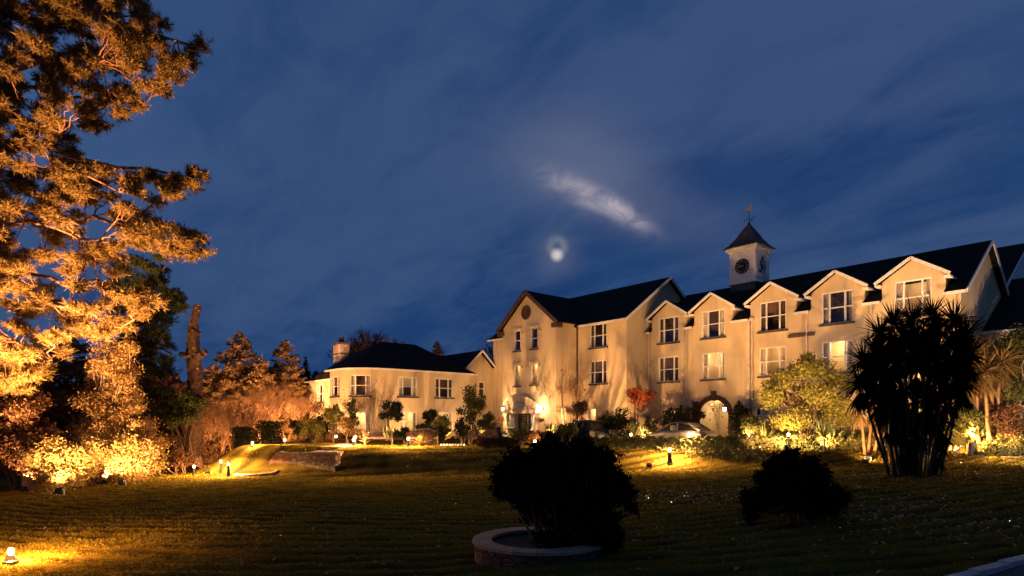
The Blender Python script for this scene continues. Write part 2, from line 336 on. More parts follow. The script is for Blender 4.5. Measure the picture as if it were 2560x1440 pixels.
# ------------------------------------------------------------------ hotel
hotel = empty('hotel_building', P(0, 0), 'long cream rendered hotel with slate gables and a clock cupola, floodlit at night', 'hotel')
def wall(name, fr, a1, z1, ops, a0=0., z0=0., gable=None, depth=.16, label=None, m='wall', arch=None):
    b = MB(fr); A = sorted({a0, a1, *[x for o in ops for x in o[:2]]}); C = sorted({z0, z1, *[x for o in ops for x in o[2:4]]})
    for i in range(len(A)-1):
        for j in range(len(C)-1):
            ac, zc = (A[i]+A[i+1])/2, (C[j]+C[j+1])/2
            if any(o[0] < ac < o[1] and o[2] < zc < o[3] for o in ops): continue
            b.poly([(A[i], 0, C[j]), (A[i+1], 0, C[j]), (A[i+1], 0, C[j+1]), (A[i], 0, C[j+1])])
    for k, (p, q_, r, s_) in enumerate(ops[:]):
        if arch is not None and k == arch: continue
        b.poly([(p, 0, r), (p, -depth, r), (p, -depth, s_), (p, 0, s_)]); b.poly([(q_, 0, r), (q_, 0, s_), (q_, -depth, s_), (q_, -depth, r)])
        if s_ < z1-.001: b.poly([(p, 0, s_), (p, -depth, s_), (q_, -depth, s_), (q_, 0, s_)])
        if r > z0+.001: b.poly([(p, 0, r), (q_, 0, r), (q_, -depth, r), (p, -depth, r)])
    if gable: b.poly([(a0, 0, z1), (a1, 0, z1), (gable[0], 0, gable[1])])
    return b
NWIN = [0]
def window(fr, a0, a1, z0, z1, kind='triple', lit=0, curtain=True, sill=True, label=None):
    wd = a1-a0; b = MB(fr); f = .065; y0, y1 = -.13, -.035
    b.box(a0, a1, y0, y1, z0, z0+f); b.box(a0, a1, y0, y1, z1-f, z1)
    b.box(a0, a0+f, y0, y1, z0+f, z1-f); b.box(a1-f, a1, y0, y1, z0+f, z1-f)
    mids = [a0+wd*.25, a1-wd*.25] if kind == 'triple' else ([(a0+a1)/2] if kind == 'cross' else [])
    cells = [a0+f]
    for x in mids: b.box(x-.045, x+.045, y0, y1-.01, z0+f, z1-f); cells += [x-.045, x+.045]
    cells.append(a1-f)
    zm = (z0+z1)/2
    for i in range(0, len(cells), 2): b.box(cells[i], cells[i+1], y0+.01, y1-.02, zm-.028, zm+.028)
    wo = b.build('window', 'paint', hotel, label=label)
    g = MB(fr)
    for i in range(0, len(cells), 2):
        for c0, c1 in ((z0+f, zm-.028), (zm+.028, z1-f)): g.poly([(cells[i], -.095, c0), (cells[i+1], -.095, c0), (cells[i+1], -.095, c1), (cells[i], -.095, c1)])
    g.build('pane', 'glass', wo)
    # shallow room behind the glass
    D = 1.6 if lit else .9
    r = MB(fr); e = .02
    r.poly([(a0-e, -D, z0-.3), (a1+e, -D, z0-.3), (a1+e, -D, z1+.2), (a0-e, -D, z1+.2)])
    for x in (a0-e, a1+e): r.poly([(x, -.165, z0-.3), (x, -D, z0-.3), (x, -D, z1+.2), (x, -.165, z1+.2)])
    r.poly([(a0-e, -.165, z0-.3), (a1+e, -.165, z0-.3), (a1+e, -D, z0-.3), (a0-e, -D, z0-.3)]); r.poly([(a0-e, -.165, z1+.2), (a1+e, -.165, z1+.2), (a1+e, -D, z1+.2), (a0-e, -D, z1+.2)])
    r.build('room', 'roomw' if lit else 'curtain', wo)
    if curtain:
        c = MB(fr); cw = wd*(random.uniform(.17, .30) if kind == 'triple' else .2)
        if not lit and kind == 'triple' and NWIN[0] % 3 == 1: c.poly([(a0, -.2, z1-wd*.42), (a1, -.2, z1-wd*.42), (a1, -.2, z1), (a0, -.2, z1)])
        for (x0, x1) in ((a0, a0+cw), (a1-cw, a1)):
            k = 8; pr = None
            for i in range(k+1):
                x = x0+(x1-x0)*i/k; y = -.24-.035*(i % 2); cur = (c.pt(x, y, z0-.2), c.pt(x, y, z1+.05))
                if pr: c.f.append((pr[0], cur[0], cur[1], pr[1]))
                pr = cur
        c.build('curtain', 'drape' if lit or NWIN[0] % 4 == 2 else 'curtain', wo)
    if lit:
        c = MB(fr); xm = a0+wd*.6
        c.box(xm-.28, xm+.28, -D+.01, -D+.05, z0+.75*(z1-z0)-.3, z0+.75*(z1-z0)+.15); c.build('picture', 'roomp', wo)
        ld = bpy.data.lights.new('room_light', 'POINT'); ld.energy = lit; ld.color = (1, .74, .42); ld.shadow_soft_size = .12
        lo = bpy.data.objects.new('room_light', ld); COL.objects.link(lo); lo.parent = wo
        pp = fr((a0+a1)/2-.1, -.85, z1-.15); lo.location = tuple(pp-np.array(wsum(wo)))
        lm = MB(fr); lm.lathe(((a0+a1)/2-.1, -.85, z1-.02), [(.02, .18), (.11, .16), (.13, .02), (.02, 0)], 10)
    if sill:
        s_ = MB(fr); s_.box(a0-.12, a1+.12, -.16, .10, z0-.11, z0-.003); s_.build('sill', 'sill', wo)
    NWIN[0] += 1; return wo
def pipe(fr, a, z0, z1, m='copw'):
    b = MB(fr); b.tube([(a, .10, z0), (a, .10, z1)], .055, 8); b.box(a-.11, a+.11, .03, .22, z1-.02, z1+.18); b.build('drainpipe', m, hotel)
# long wing: front plane t = 0
WF = planefr(P(0, 0), U1, -U2)
cent = [-2.80, .88, 5.12, 9.03, 12.93]
ups = [(c-.88, c+.88, 7.35, 8.42) for c in cent]; los = [(c-.88, c+.88, 4.45, 6.30) for c in cent]
ARC = (-.15, 2.05, 0., 3.0); small = (3.95, 4.35, 1.4, 2.4); sm2 = (-3.0, -1.9, 1.2, 2.4)
bw = wall('wall', WF, 15.1, 8.42, [ARC]+ups+los+[small, sm2], a0=-4.78, arch=0)
ac = .95; R = 1.1; zs = 1.9; K = 16; arcp = [(ac-R*math.cos(math.pi*i/K), zs+R*math.sin(math.pi*i/K)) for i in range(K+1)]
for i in range(K):   # spandrels around the arch head
    (xa, za), (xb, zb) = arcp[i], arcp[i+1]; bw.poly([(xa, 0, za), (xb, 0, zb), (xb, 0, 3.0), (xa, 0, 3.0)])
path = [(-.15, 0.)]+arcp+[(2.05, 0.)]
for (xa, za), (xb, zb) in zip(path[:-1], path[1:]): bw.poly([(xa, 0, za), (xb, 0, zb), (xb, -2.6, zb), (xa, -2.6, za)])
bw.poly([(-.15, -2.6, 0), (2.05, -2.6, 0), (2.05, -2.6, 3), (-.15, -2.6, 3)]); bw.build('wall', 'wall', hotel, label='long wing wall with the arched passage')
b = MB(WF)      # gables of the five wall dormers
for c in cent:
    for (x0, x1, z0, z1) in ((c-1.5, c-.88, 8.42, 9.25), (c+.88, c+1.5, 8.42, 9.25)): b.poly([(x0, 0, z0), (x1, 0, z0), (x1, 0, z1), (x0, 0, z1)])
    b.poly([(c-1.5, 0, 9.25), (c+1.5, 0, 9.25), (c+1.5, 0, 9.33), (c, 0, 10.36), (c-1.5, 0, 9.33)])
    for x in (c-.88, c+.88): b.poly([(x, 0, 8.42), (x, -.16, 8.42), (x, -.16, 9.25), (x, 0, 9.25)])
    b.poly([(c-.88, 0, 9.25), (c-.88, -.16, 9.25), (c+.88, -.16, 9.25), (c+.88, 0, 9.25)])
    for x in (c-1.5, c+1.5): b.poly([(x, 0, 8.42), (x, -1.5, 9.40), (x, 0, 9.33)])
b.build('dormer_wall', 'wall', hotel)
lit_lo = {1: 60, 2: 26, 3: 95}
for i, c in enumerate(cent):
    window(WF, c-.88, c+.88, 7.35, 9.25, lit={4: 22}.get(i, 0)); window(WF, c-.88, c+.88, 4.45, 6.30, lit=lit_lo.get(i, 0))
window(WF, *small[:2], small[2], small[3], 'sash', curtain=False); window(WF, *sm2[:2], sm2[2], sm2[3], 'cross', lit=40)
b = MB(WF)      # brick arch ring and keystone
for i in range(-3, K+3):
    if i < 0: x0, z0, x1, z1, xo = -.15, (i+3)*.633, -.15, (i+4)*.633, -.5; b.box(xo, -.15, .0, .07, z0, z1-.01)
    elif i >= K: j = i-K; b.box(2.05, 2.4, .0, .07, j*.633, (j+1)*.633-.01)
    else:
        a0_, a1_ = math.pi*i/K, math.pi*(i+1)/K-.012
        q4 = [(ac-r*math.cos(a), y, zs+r*math.sin(a)) for y in (.0, .07) for (r, a) in ((1.1, a0_), (1.45, a0_), (1.45, a1_), (1.1, a1_))]
        k = len(b.v); [b.pt(*p) for p in q4]; b.f += [(k+4, k+5, k+6, k+7), (k+1, k+2, k+6, k+5), (k, k+4, k+7, k+3), (k, k+1, k+5, k+4), (k+2, k+3, k+7, k+6)]
b.box(ac-.18, ac+.18, .0, .13, 2.95, 3.62); b.build('arch_surround', 'brick', hotel)
b = MB(WF); b.box(.75, 1.0, -2.55, -2.3, 0, 2.35); b.build('passage_pier', 'brown', hotel)
b = MB(WF); b.box(1.1, 1.75, -2.58, -2.5, 0, 1.95); b.build('passage_door', 'drape', hotel)
b = MB(WF); b.box(1.2, 1.65, -2.5, -2.47, 1.35, 1.8); b.build('notice_board', 'wood', hotel)
b = MB(WF); b.box(6.15, 7.75, 0., .14, 6.76, 6.94); b.build('ledge', 'sill', hotel)
b = MB(WF); b.box(3.42, 3.66, 0., .22, 0, 8.3); b.build('pilaster', 'copw', hotel)
for a in (-4.55, -1.25, 3.78, 7.3, 10.9, 14.85): pipe(WF, a, 0, 8.15)
# wing roof
TR = .66; zr = 11.72; rz = lambda t: 8.42+TR*t
b = MB(ST)
b.slab([(-4.6, -.35, rz(-.35)+.1), (15.4, -.35, rz(-.35)+.1), (15.4, 5, zr+.1), (-4.6, 5, zr+.1)], .12)
b.slab([(15.4, 10.3, 8.3), (-4.6, 10.3, 8.3), (-4.6, 5, zr+.1), (15.4, 5, zr+.1)], .12)
# cut the front slope where the dormer faces stand: build it instead as strips
b.v = []; b.f = []
edges = [-4.6]+[x for c in cent for x in (c-1.5, c+1.5)]+[15.4]
for i in range(len(edges)-1):
    inside = i % 2 == 1; t0 = .02 if inside else -.35
    if edges[i+1]-edges[i] < .05: continue
    if inside: b.slab([(edges[i], 1.35, rz(1.35)+.1), (edges[i+1], 1.35, rz(1.35)+.1), (edges[i+1], 5, zr+.1), (edges[i], 5, zr+.1)], .12)
    else: b.slab([(edges[i], t0, rz(t0)+.1), (edges[i+1], t0, rz(t0)+.1), (edges[i+1], 5, zr+.1), (edges[i], 5, zr+.1)], .12)
b.slab([(15.4, 10.3, 8.3), (-4.6, 10.3, 8.3), (-4.6, 5, zr+.1), (15.4, 5, zr+.1)], .12)
rf = b.build('roof', 'slate', hotel, label='long wing slate roof')
fb = MB(ST)
for i in range(0, len(edges)-1, 2):
    if edges[i+1]-edges[i] > .05: fb.box(edges[i], edges[i+1], -.42, -.33, rz(-.35)-.06, rz(-.35)+.08)
fb.beam((15.44, -.35, rz(-.35)+.04), (15.44, 5, zr+.03), .06, .2); fb.beam((15.44, 10.3, 8.25), (15.44, 5, zr+.03), .06, .2)
for c in cent:       # dormer roofs
    d = MB(ST); e = 1.78; ze = 10.45-.65*e
    d.slab([(c-e, -.32, ze), (c, -.32, 10.45), (c, 3.1, 10.45), (c-e, 1.3, ze)], .09); d.slab([(c, -.32, 10.45), (c+e, -.32, ze), (c+e, 1.3, ze), (c, 3.1, 10.45)], .09)
    dr = d.build('dormer_roof', 'slate', hotel)
    v_ = MB(ST); v_.beam((c-e, -.35, ze-.06), (c, -.35, 10.39), .06, .16); v_.beam((c, -.35, 10.39), (c+e, -.35, ze-.06), .06, .16)
    v_.box(c+e-.30, c+e, -.30, 1.2, ze-.22, ze-.12); v_.box(c-e, c-e+.30, -.30, 1.2, ze-.22, ze-.12); v_.build('bargeboard', 'fascia', dr)
split_build(fb, 'fascia', 'fascia', hotel)
EF = planefr(P(15.1, 0), U2, U1)
wall('wall', EF, 10, 8.42, [], gable=(5, 11.7)).build('wall', 'wall', hotel, label='gable end wall of the long wing')
# main block
MFr = planefr(P(-20.64, -2.46), U1, -U2)
mo = [(12.24, 13.96, 7.25, 9.08), (12.24, 13.96, 4.42, 6.22), (12.2, 12.85, 0.05, 2.5)]
wall('wall', MFr, 15.86, 9.3, mo).build('wall', 'wall', hotel, label='main block front wall')
window(MFr, 12.24, 13.96, 7.25, 9.08); window(MFr, 12.24, 13.96, 4.42, 6.22); window(MFr, 12.2, 12.85, .05, 2.5, 'sash', lit=60, curtain=False, sill=False)
pipe(MFr, 10.95, 0, 9.0, 'brown')
GE = planefr(P(-4.78, -2.46), U2, U1)
wall('wall', GE, 10.18, 9.3, [], gable=(5.09, 12.85)).build('wall', 'wall', hotel, label='tall gable end of the main block')
GL = planefr(P(-20.64, 7.7), -U2, -U1)
wall('wall', GL, 10.16, 9.3, [], gable=(5.08, 12.85)).build('wall', 'wall', hotel, label='rear gable end of the main block')
MS = .70; mz = lambda t: 9.3+MS*(t+2.46)
b = MB(ST); b.slab([(-21.0, -2.85, mz(-2.85)+.1), (-4.45, -2.85, mz(-2.85)+.1), (-4.45, 2.63, 12.95), (-21.0, 2.63, 12.95)], .12)
b.slab([(-4.45, 8.1, mz(-2.85)+.1), (-21.0, 8.1, mz(-2.85)+.1), (-21.0, 2.63, 12.95), (-4.45, 2.63, 12.95)], .12)
b.build('roof', 'slate', hotel, label='main block slate roof')
fb = MB(ST); fb.box(-21, -16.8, -2.93, -2.84, mz(-2.85)-.06, mz(-2.85)+.08); fb.box(-9.3, -4.45, -2.93, -2.84, mz(-2.85)-.06, mz(-2.85)+.08)
fb.beam((-4.41, -2.85, mz(-2.85)+.04), (-4.41, 2.63, 12.88), .07, .2); fb.beam((-4.41, 8.1, mz(-2.85)+.04), (-4.41, 2.63, 12.88), .07, .2); split_build(fb, 'fascia', 'fascia', hotel)
# entrance gable
FG = planefr(P(-16.26, -4.85), U1, -U2); gw = 6.48
go_ = [(1.46, 2.26, 7.40, 9.10), (3.56, 4.36, 7.40, 9.10), (1.46, 2.26, 4.45, 6.22), (3.56, 4.36, 4.45, 6.22), (1.5, 3.9, .0, 2.25)]
wall('wall', FG, gw, 9.4, go_, gable=(gw/2, 12.0), depth=.3).build('wall', 'wall', hotel, label='entrance gable wall')
for i, o_ in enumerate(go_[:4]):
    window(FG, *o_, 'sash', lit=(0 if i < 2 else 24), curtain=i > 1)
    h = MB(FG); a0, a1, z1 = o_[0]-.12, o_[1]+.12, o_[3]; h.box(a0, a1, .0, .08, z1+.08, z1+.17); h.box(a0-.08, a0, .0, .08, z1-.35, z1+.17); h.box(a1, a1+.08, .0, .08, z1-.35, z1+.17); h.box(a1+.08, a1+.36, 0, .08, z1-.35, z1-.27); h.box(a0-.36, a0-.08, 0, .08, z1-.35, z1-.27)
    h.build('hood_mould', 'wall', hotel)
SG = planefr(P(-9.78, -4.85), U2, U1)
wall('wall', SG, 2.39, 9.4, [(.55, 1.15, .4, 2.6)]).build('wall', 'wall', hotel, label='side wall of the entrance gable'); window(SG, .55, 1.15, .4, 2.6, 'cross', lit=25, curtain=False, sill=False)
SL = planefr(P(-16.26, -2.46), -U2, -U1); wall('wall', SL, 2.39, 9.4, []).build('wall', 'wall', hotel, label='far side wall of the entrance gable')
b = MB(FG)
for i in range(28):
    a = 2*math.pi*i/28; a2 = 2*math.pi*(i+1)/28; k = len(b.v)
    for (r, y) in ((.44, .0), (.44, .07), (.58, .07), (.58, .0)):
        for an in (a, a2): b.pt(gw/2-.25+r*math.cos(an), y, 10.45+r*1.02*math.sin(an))
    b.f += [(k, k+1, k+3, k+2), (k+2, k+3, k+5, k+4), (k+4, k+5, k+7, k+6)]
b.build('oculus_ring', 'brick', hotel)
b = MB(FG); c_ = [b.pt(gw/2-.25+.44*math.cos(2*math.pi*i/28), .03, 10.45+.45*math.sin(2*math.pi*i/28)) for i in range(28)]; b.f.append(tuple(c_)); b.build('oculus', 'redstone', hotel)
b = MB(ST); cs = -13.02; e = 3.6; gs = .80; zp = 12.2; ze = zp-gs*e
tb = lambda z: -2.46+(z-9.3)/MS
b.slab([(cs-e, -5.2, ze), (cs, -5.2, zp), (cs, tb(zp), zp), (cs-e, tb(ze), ze)], .13); b.slab([(cs, -5.2, zp), (cs+e, -5.2, ze), (cs+e, tb(ze), ze), (cs, tb(zp), zp)], .13)
gr_ = b.build('roof', 'slate', hotel, label='entrance gable roof')
b = MB(ST); b.beam((cs-e-.05, -5.24, ze-.13), (cs, -5.24, zp-.10), .1, .3); b.beam((cs, -5.24, zp-.10), (cs+e+.05, -5.24, ze-.13), .1, .3); b.box(cs+e-.55, cs+e+.03, -5.2, -4.5, ze-.5, ze-.14); b.box(cs-e-.03, cs-e+.55, -5.2, -4.5, ze-.5, ze-.14)
b.build('bargeboard', 'brown', gr_)
# porch: curved pediment over the double door
porch = MB(FG); pc = 2.62; hw = 2.05
K = 20; top = [(pc-hw*math.cos(math.pi*i/K)*1., 2.42+1.12*math.sin(math.pi*i/K)**.9) for i in range(K+1)]
fi = [porch.pt(x, .36, z) for x, z in top]; porch.f.append(tuple(fi))
for i in range(K): porch.poly([(top[i][0], 0, top[i][1]), (top[i+1][0], 0, top[i+1][1]), (top[i+1][0], .36, top[i+1][1]), (top[i][0], .36, top[i][1])])
for i in range(K):
    (x0, z0), (x1, z1) = top[i], top[i+1]; porch.poly([(x0, .41, z0+.05), (x1, .41, z1+.05), (pc+(x1-pc)*.93, .41, 2.42+(z1-2.42)*.92), (pc+(x0-pc)*.93, .41, 2.42+(z0-2.42)*.92)])
porch.box(pc-hw-.05, pc+hw+.05, .0, .52, 2.26, 2.42); porch.box(pc-hw+.05, pc+hw-.05, .0, .45, 2.14, 2.26)
pd = porch.build('door_canopy', 'copw', hotel)
b = MB(FG)
for i in range(14):
    a = math.pi*(i+1)/15; b.tube([(pc-.95*math.cos(a), .37, 2.45+.62*math.sin(a)), (pc-.95*math.cos(a+.2), .37, 2.45+.62*math.sin(a+.2))], .022, 5)
for i in range(26):
    x = pc+random.uniform(-1.6, 1.6); z = 2.5+random.uniform(0, .8)*math.sqrt(max(0, 1-((x-pc)/1.95)**2)); b.lathe((x, .38, z), [(.03, -.02), (.045, 0), (.02, .03)], 6)
b.build('carved_scroll', 'brown', pd)
b = MB(FG)
for x in (1.0, 4.24): b.tube([(x, .32, 0), (x, .32, .15), (x, .32, .16), (x, .32, 2.05), (x, .32, 2.14)], [.15, .15, .11, .10, .14], 12)
for x in (1.62, 3.78): b.box(x-.09, x+.09, .0, .12, 0, 2.14)
b.build('porch_column', 'paint', hotel)
b = MB(FG); b.box(1.72, 3.68, -.28, -.2, 0, 2.2); dj = b.build('door', 'door', hotel)
b = MB(FG)
for z in (1.92, 1.72, 1.52): b.box(2.3, 2.75, -.2, -.17, z, z+.10)
b.box(2.28, 2.76, -.2, -.18, .25, .62); b.box(2.28, 2.76, -.2, -.18, .78, 1.38); b.build('door_panel', 'copw', dj)
b = MB(FG); b.box(1.5, 1.72, -.28, -.1, 0, 2.24); b.box(3.0, 3.12, -.2, -.08, 0, 2.14); b.box(3.68, 3.9, -.28, -.1, 0, 2.24); b.build('door_frame', 'paint', dj)
# clock cupola on the ridge
cup = MB(ST); c0, c1, t0, t1 = -.18, 1.87, 3.98, 6.03
b = MB(ST); b.box(c0+.06, c1-.06, t0+.06, t1-.06, 9.9, 11.75); tower = b.build('clock_tower', 'lead', hotel)
b = MB(ST); b.box(c0, c1, t0, t1, 11.95, 14.1); b.build('tower_body', 'paint', tower)
b = MB(ST); b.box(c0-.08, c1+.08, t0-.08, t1+.08, 11.72, 11.86); b.box(c0-.04, c1+.04, t0-.04, t1+.04, 11.86, 11.95); b.box(c0-.08, c1+.08, t0-.08, t1+.08, 14.1, 14.22); b.box(c0-.22, c1+.22, t0-.22, t1+.22, 14.22, 14.42); split_build(b, 'cornice', 'paint', tower)
b = MB(ST); sm, tm = (c0+c1)/2, (t0+t1)/2; prof = [(1.38, 14.42), (1.05, 14.72), (.72, 15.2), (.36, 15.85), (.05, 16.35)]
for k in range(len(prof)-1):
    (r0, z0), (r1, z1) = prof[k], prof[k+1]; A = [(sm-r0, tm-r0, z0), (sm+r0, tm-r0, z0), (sm+r0, tm+r0, z0), (sm-r0, tm+r0, z0)]; B = [(sm-r1, tm-r1, z1), (sm+r1, tm-r1, z1), (sm+r1, tm+r1, z1), (sm-r1, tm+r1, z1)]
    for i in range(4): b.poly([A[i], A[(i+1) % 4], B[(i+1) % 4], B[i]])
b.slab([(sm-1.38, tm-1.38, 14.46), (sm+1.38, tm-1.38, 14.46), (sm+1.38, tm+1.38, 14.46), (sm-1.38, tm+1.38, 14.46)], .035); b.build('tower_roof', 'copper', tower)
CF = planefr(P(c0, t0), U1, -U2); b = MB(CF); cc = (1.02, 12.98)
i_ = [b.pt(cc[0]+.56*math.cos(2*math.pi*i/40), .03, cc[1]+.56*math.sin(2*math.pi*i/40)) for i in range(40)]; j_ = [b.pt(cc[0]+.56*math.cos(2*math.pi*i/40), .0, cc[1]+.56*math.sin(2*math.pi*i/40)) for i in range(40)]
b.f.append(tuple(i_)); b.f += [(i_[k], j_[k], j_[(k+1) % 40], i_[(k+1) % 40]) for k in range(40)]; b.build('clock_face', 'black', tower)
def ray(b, ang, r0, r1, w_, y=.04):   # ang clockwise from 12
    s_, c = math.sin(ang), math.cos(ang); b.poly([(cc[0]+s_*r0-c*w_, y, cc[1]+c*r0+s_*w_), (cc[0]+s_*r0+c*w_, y, cc[1]+c*r0-s_*w_), (cc[0]+s_*r1+c*w_, y, cc[1]+c*r1-s_*w_), (cc[0]+s_*r1-c*w_, y, cc[1]+c*r1+s_*w_)])
b = MB(CF); rom = ['XII', 'I', 'II', 'III', 'IIII', 'V', 'VI', 'VII', 'VIII', 'IX', 'X', 'XI']
for h, tx in enumerate(rom):
    a = 2*math.pi*h/12; s_, c = math.sin(a), math.cos(a); wds = {'I': .045, 'V': .075, 'X': .075}; tot = sum(wds[q] for q in tx); x = -tot/2
    def seg(p, q_, w_=.009):
        T = lambda g: (cc[0]+s_*(.435+g[1])+c*g[0], cc[1]+c*(.435+g[1])-s_*g[0]); A, B = T(p), T(q_); dx_, dz_ = B[0]-A[0], B[1]-A[1]; n_ = math.hypot(dx_, dz_); ox, oz = -dz_/n_*w_, dx_/n_*w_
        b.poly([(A[0]-ox, .042, A[1]-oz), (A[0]+ox, .042, A[1]+oz), (B[0]+ox, .042, B[1]+oz), (B[0]-ox, .042, B[1]-oz)])
    for q in tx:
        m_ = x+wds[q]/2; H_ = .075
        if q == 'I': seg((m_, -H_), (m_, H_))
        elif q == 'V': seg((m_-.028, H_), (m_, -H_)); seg((m_+.028, H_), (m_, -H_))
        else: seg((m_-.028, H_), (m_+.028, -H_)); seg((m_+.028, H_), (m_-.028, -H_))
        x += wds[q]
b.build('clock_numeral', 'gold', tower)
b = MB(CF); ray(b, math.radians(270-8), -.1, .30, .022, .05); b.build('hour_hand', 'gold', tower)
b = MB(CF); ray(b, math.radians(300-4), -.1, .44, .014, .056); b.build('minute_hand', 'gold', tower)
# scrolled monogram under a crown on the other face
EFm = planefr(P(c1, t0), U2, U1); b = MB(EFm)
def curve(pts, r=.018, n=5):
    q = [np.array(p, float) for p in pts]; out = []
    for i in range(len(q)-1):
        p0, p1, p2, p3 = q[max(i-1, 0)], q[i], q[i+1], q[min(i+2, len(q)-1)]
        for k in range(5):
            t = k/5; out.append(.5*((2*p1)+(-p0+p2)*t+(2*p0-5*p1+4*p2-p3)*t*t+(-p0+3*p1-3*p2+p3)*t**3))
    out.append(q[-1]); b.tube([(p[0], .03, p[1]) for p in out], r, 4)
mx_, mz_ = .95, 12.35
for pts in ([(.55, .95), (.42, 1.1), (.2, 1.0), (.25, .75), (.5, .6), (.55, .35), (.3, .15), (.1, .3), (.18, .45)],
            [(.1, .95), (.3, .9), (.35, .6), (.3, .25), (.15, .05), (.0, .12), (.05, .25), (.3, .12), (.6, -.05), (.8, -.2), (.98, -.1)],
            [(.45, .2), (.5, .55), (.55, .95), (.8, 1.05), (.92, .85), (.75, .62), (.52, .58), (.7, .4), (.85, .15), (1.05, .2)],
            [(-.12, .35), (-.05, .6), (.1, .7), (.35, .55), (.6, .75), (.9, .6), (1.02, .4), (.8, .35)]):
    curve([(mx_-.48+x, mz_+.05+z*.93) for x, z in pts], .020)
for x in (-.17, -.06, .06, .17): curve([(mx_+.06+x*.6, mz_+1.14), (mx_+.06+x, mz_+1.30)], .017)
curve([(mx_-.06, mz_+1.13), (mx_+.18, mz_+1.13)], .018); curve([(mx_-.06, mz_+1.18), (mx_+.18, mz_+1.18)], .015)
b.build('monogram', 'black', tower)
b = MB(EFm); x0, x1, z0, z1 = .14, 1.91, 12.1, 13.98
for r in ((x0, x1, z0, z0+.03), (x0, x1, z1-.03, z1), (x0, x0+.03, z0+.03, z1-.03), (x1-.03, x1, z0+.03, z1-.03)): b.box(r[0], r[1], 0, .02, r[2], r[3])
b.build('panel_moulding', 'fascia', tower)
b = MB(ST); b.tube([(sm, tm, 16.3), (sm, tm, 17.55)], .022, 6); b.lathe((sm, tm, 16.42), [(.02, -.1), (.11, 0), (.02, .1)], 10)
for (da, db) in ((.38, 0), (-.38, 0), (0, .38), (0, -.38)):
    b.tube([(sm, tm, 16.68), (sm+da, tm+db, 16.68)], .014, 5); b.lathe((sm+da, tm+db, 16.68), [(.01, -.06), (.06, 0), (.01, .06)], 8)
wv = b.build('weathervane', 'black', tower)
b = MB(ST)   # cockerel
out = [(-.26, .02), (-.30, .20), (-.16, .16), (-.02, .06), (.10, .16), (.12, .28), (.18, .33), (.23, .27), (.28, .24), (.22, .20), (.20, .04), (.10, -.12), (-.05, -.14), (-.18, -.08)]
for y in (-.03, .03): b.f.append(tuple(b.pt(sm+x, tm+y, 17.45+z) for x, z in out))
n_ = len(out); b.f += [(k, (k+1) % n_, n_+(k+1) % n_, n_+k) for k in range(n_)]; b.build('cockerel', 'gold', wv)
# low wing: gable section
GB = planefr(P(-20.64, -5.75), U2, U1)
wall('wall', GB, 3.4, 6.3, [(1.6, 2.28, 3.84, 5.15), (.25, .5, 3.9, 5.1)], gable=(1.75, 7.85)).build('wall', 'wall', hotel, label='small gable of the low wing')
window(GB, 1.6, 2.28, 3.84, 5.15, 'sash'); window(GB, .25, .5, 3.9, 5.1, 'single', curtain=False)
b = MB(ST); tg = -4.0; b.slab([(-20.3, tg-1.95, 6.2), (-34, tg-1.95, 6.2), (-34, tg, 8.05), (-20.3, tg, 8.05)], .1); b.slab([(-20.3, tg, 8.05), (-34, tg, 8.05), (-34, tg+1.95, 6.2), (-20.3, tg+1.95, 6.2)], .1)
r_ = b.build('roof', 'slate', hotel, label='small gable roof'); b = MB(ST); b.beam((-20.26, tg-1.95, 6.14), (-20.26, tg, 7.98), .06, .17); b.beam((-20.26, tg, 7.98), (-20.26, tg+1.75, 6.34), .06, .17); b.build('bargeboard', 'fascia', r_)
# low wing: courtyard face with bow
BF = planefr(P(-19.5, -14.3), U2, U1)
bo = [(1.08, 2.83, 3.53, 5.15), (4.65, 6.45, 3.53, 5.15), (1.2, 2.85, .7, 2.28), (4.65, 6.45, .7, 2.28)]
wall('wall', BF, 8.5, 5.62, bo).build('wall', 'wall', hotel, label='courtyard wall of the low wing')
for i, o_ in enumerate(bo): window(BF, *o_, lit=0 if i < 2 else 110)
wall('wall', planefr(P(-19.5, -5.8), -U1, U2), 1.2, 5.62, []).build('wall', 'wall', hotel)
# bow: facets from normal u1 round to normal -u2
cen = (-22.2, -14.3); Rb = 2.7; angs = [0, 9, 18, 26, 64, 71, 78, 84, 90]
bp = [(cen[0]+Rb*math.cos(math.radians(a)), cen[1]-Rb*math.sin(math.radians(a))) for a in angs]+[(-24.1, -17.0)]
for (p, q_) in zip(bp[:-1], bp[1:]):
    pa, pb = P(*p), P(*q_); ln = np.linalg.norm(pb-pa); d = (pa-pb)/ln; n = np.array([-d[1], d[0], 0]); n = -n if np.dot(n, P(*cen)-pa) > 0 else n
    fr = planefr(pb, d, n); ops = []
    if ln > 1.5:
        m_ = ln/2; wv_ = min(.84, ln/2-.03); ops = [(m_-wv_, m_+wv_, 3.53, 5.18), (m_-wv_, m_+wv_, .45, 2.25)]
    wall('wall', fr, ln, 5.62, ops).build('wall', 'wall', hotel, label='bow wall of the low wing')
    for k, o_ in enumerate(ops): window(fr, *o_, lit=(150 if k and abs(ln-1.72) < .3 and fr(0, 0, 0)[0] > -13.6 else (0 if k == 0 else 30)))
b = MB(ST); b.box(-24.15, -24.1, -17.0, -12.6, 0, 5.6); b.build('wall', 'wall', hotel, label='return wall beside the bow')
LF = planefr(P(-39.5, -12.6), U1, -U2)
wall('wall', LF, 15.4, 5.62, [(2.0, 3.75, 3.45, 5.25)]).build('wall', 'wall', hotel, label='set back end of the low wing'); window(LF, 2.0, 3.75, 3.45, 5.25)
b = MB(ST); b.box(-39.55, -39.5, -12.6, -4, 0, 5.6); b.build('wall', 'wall', hotel, label='far end wall of the low wing')
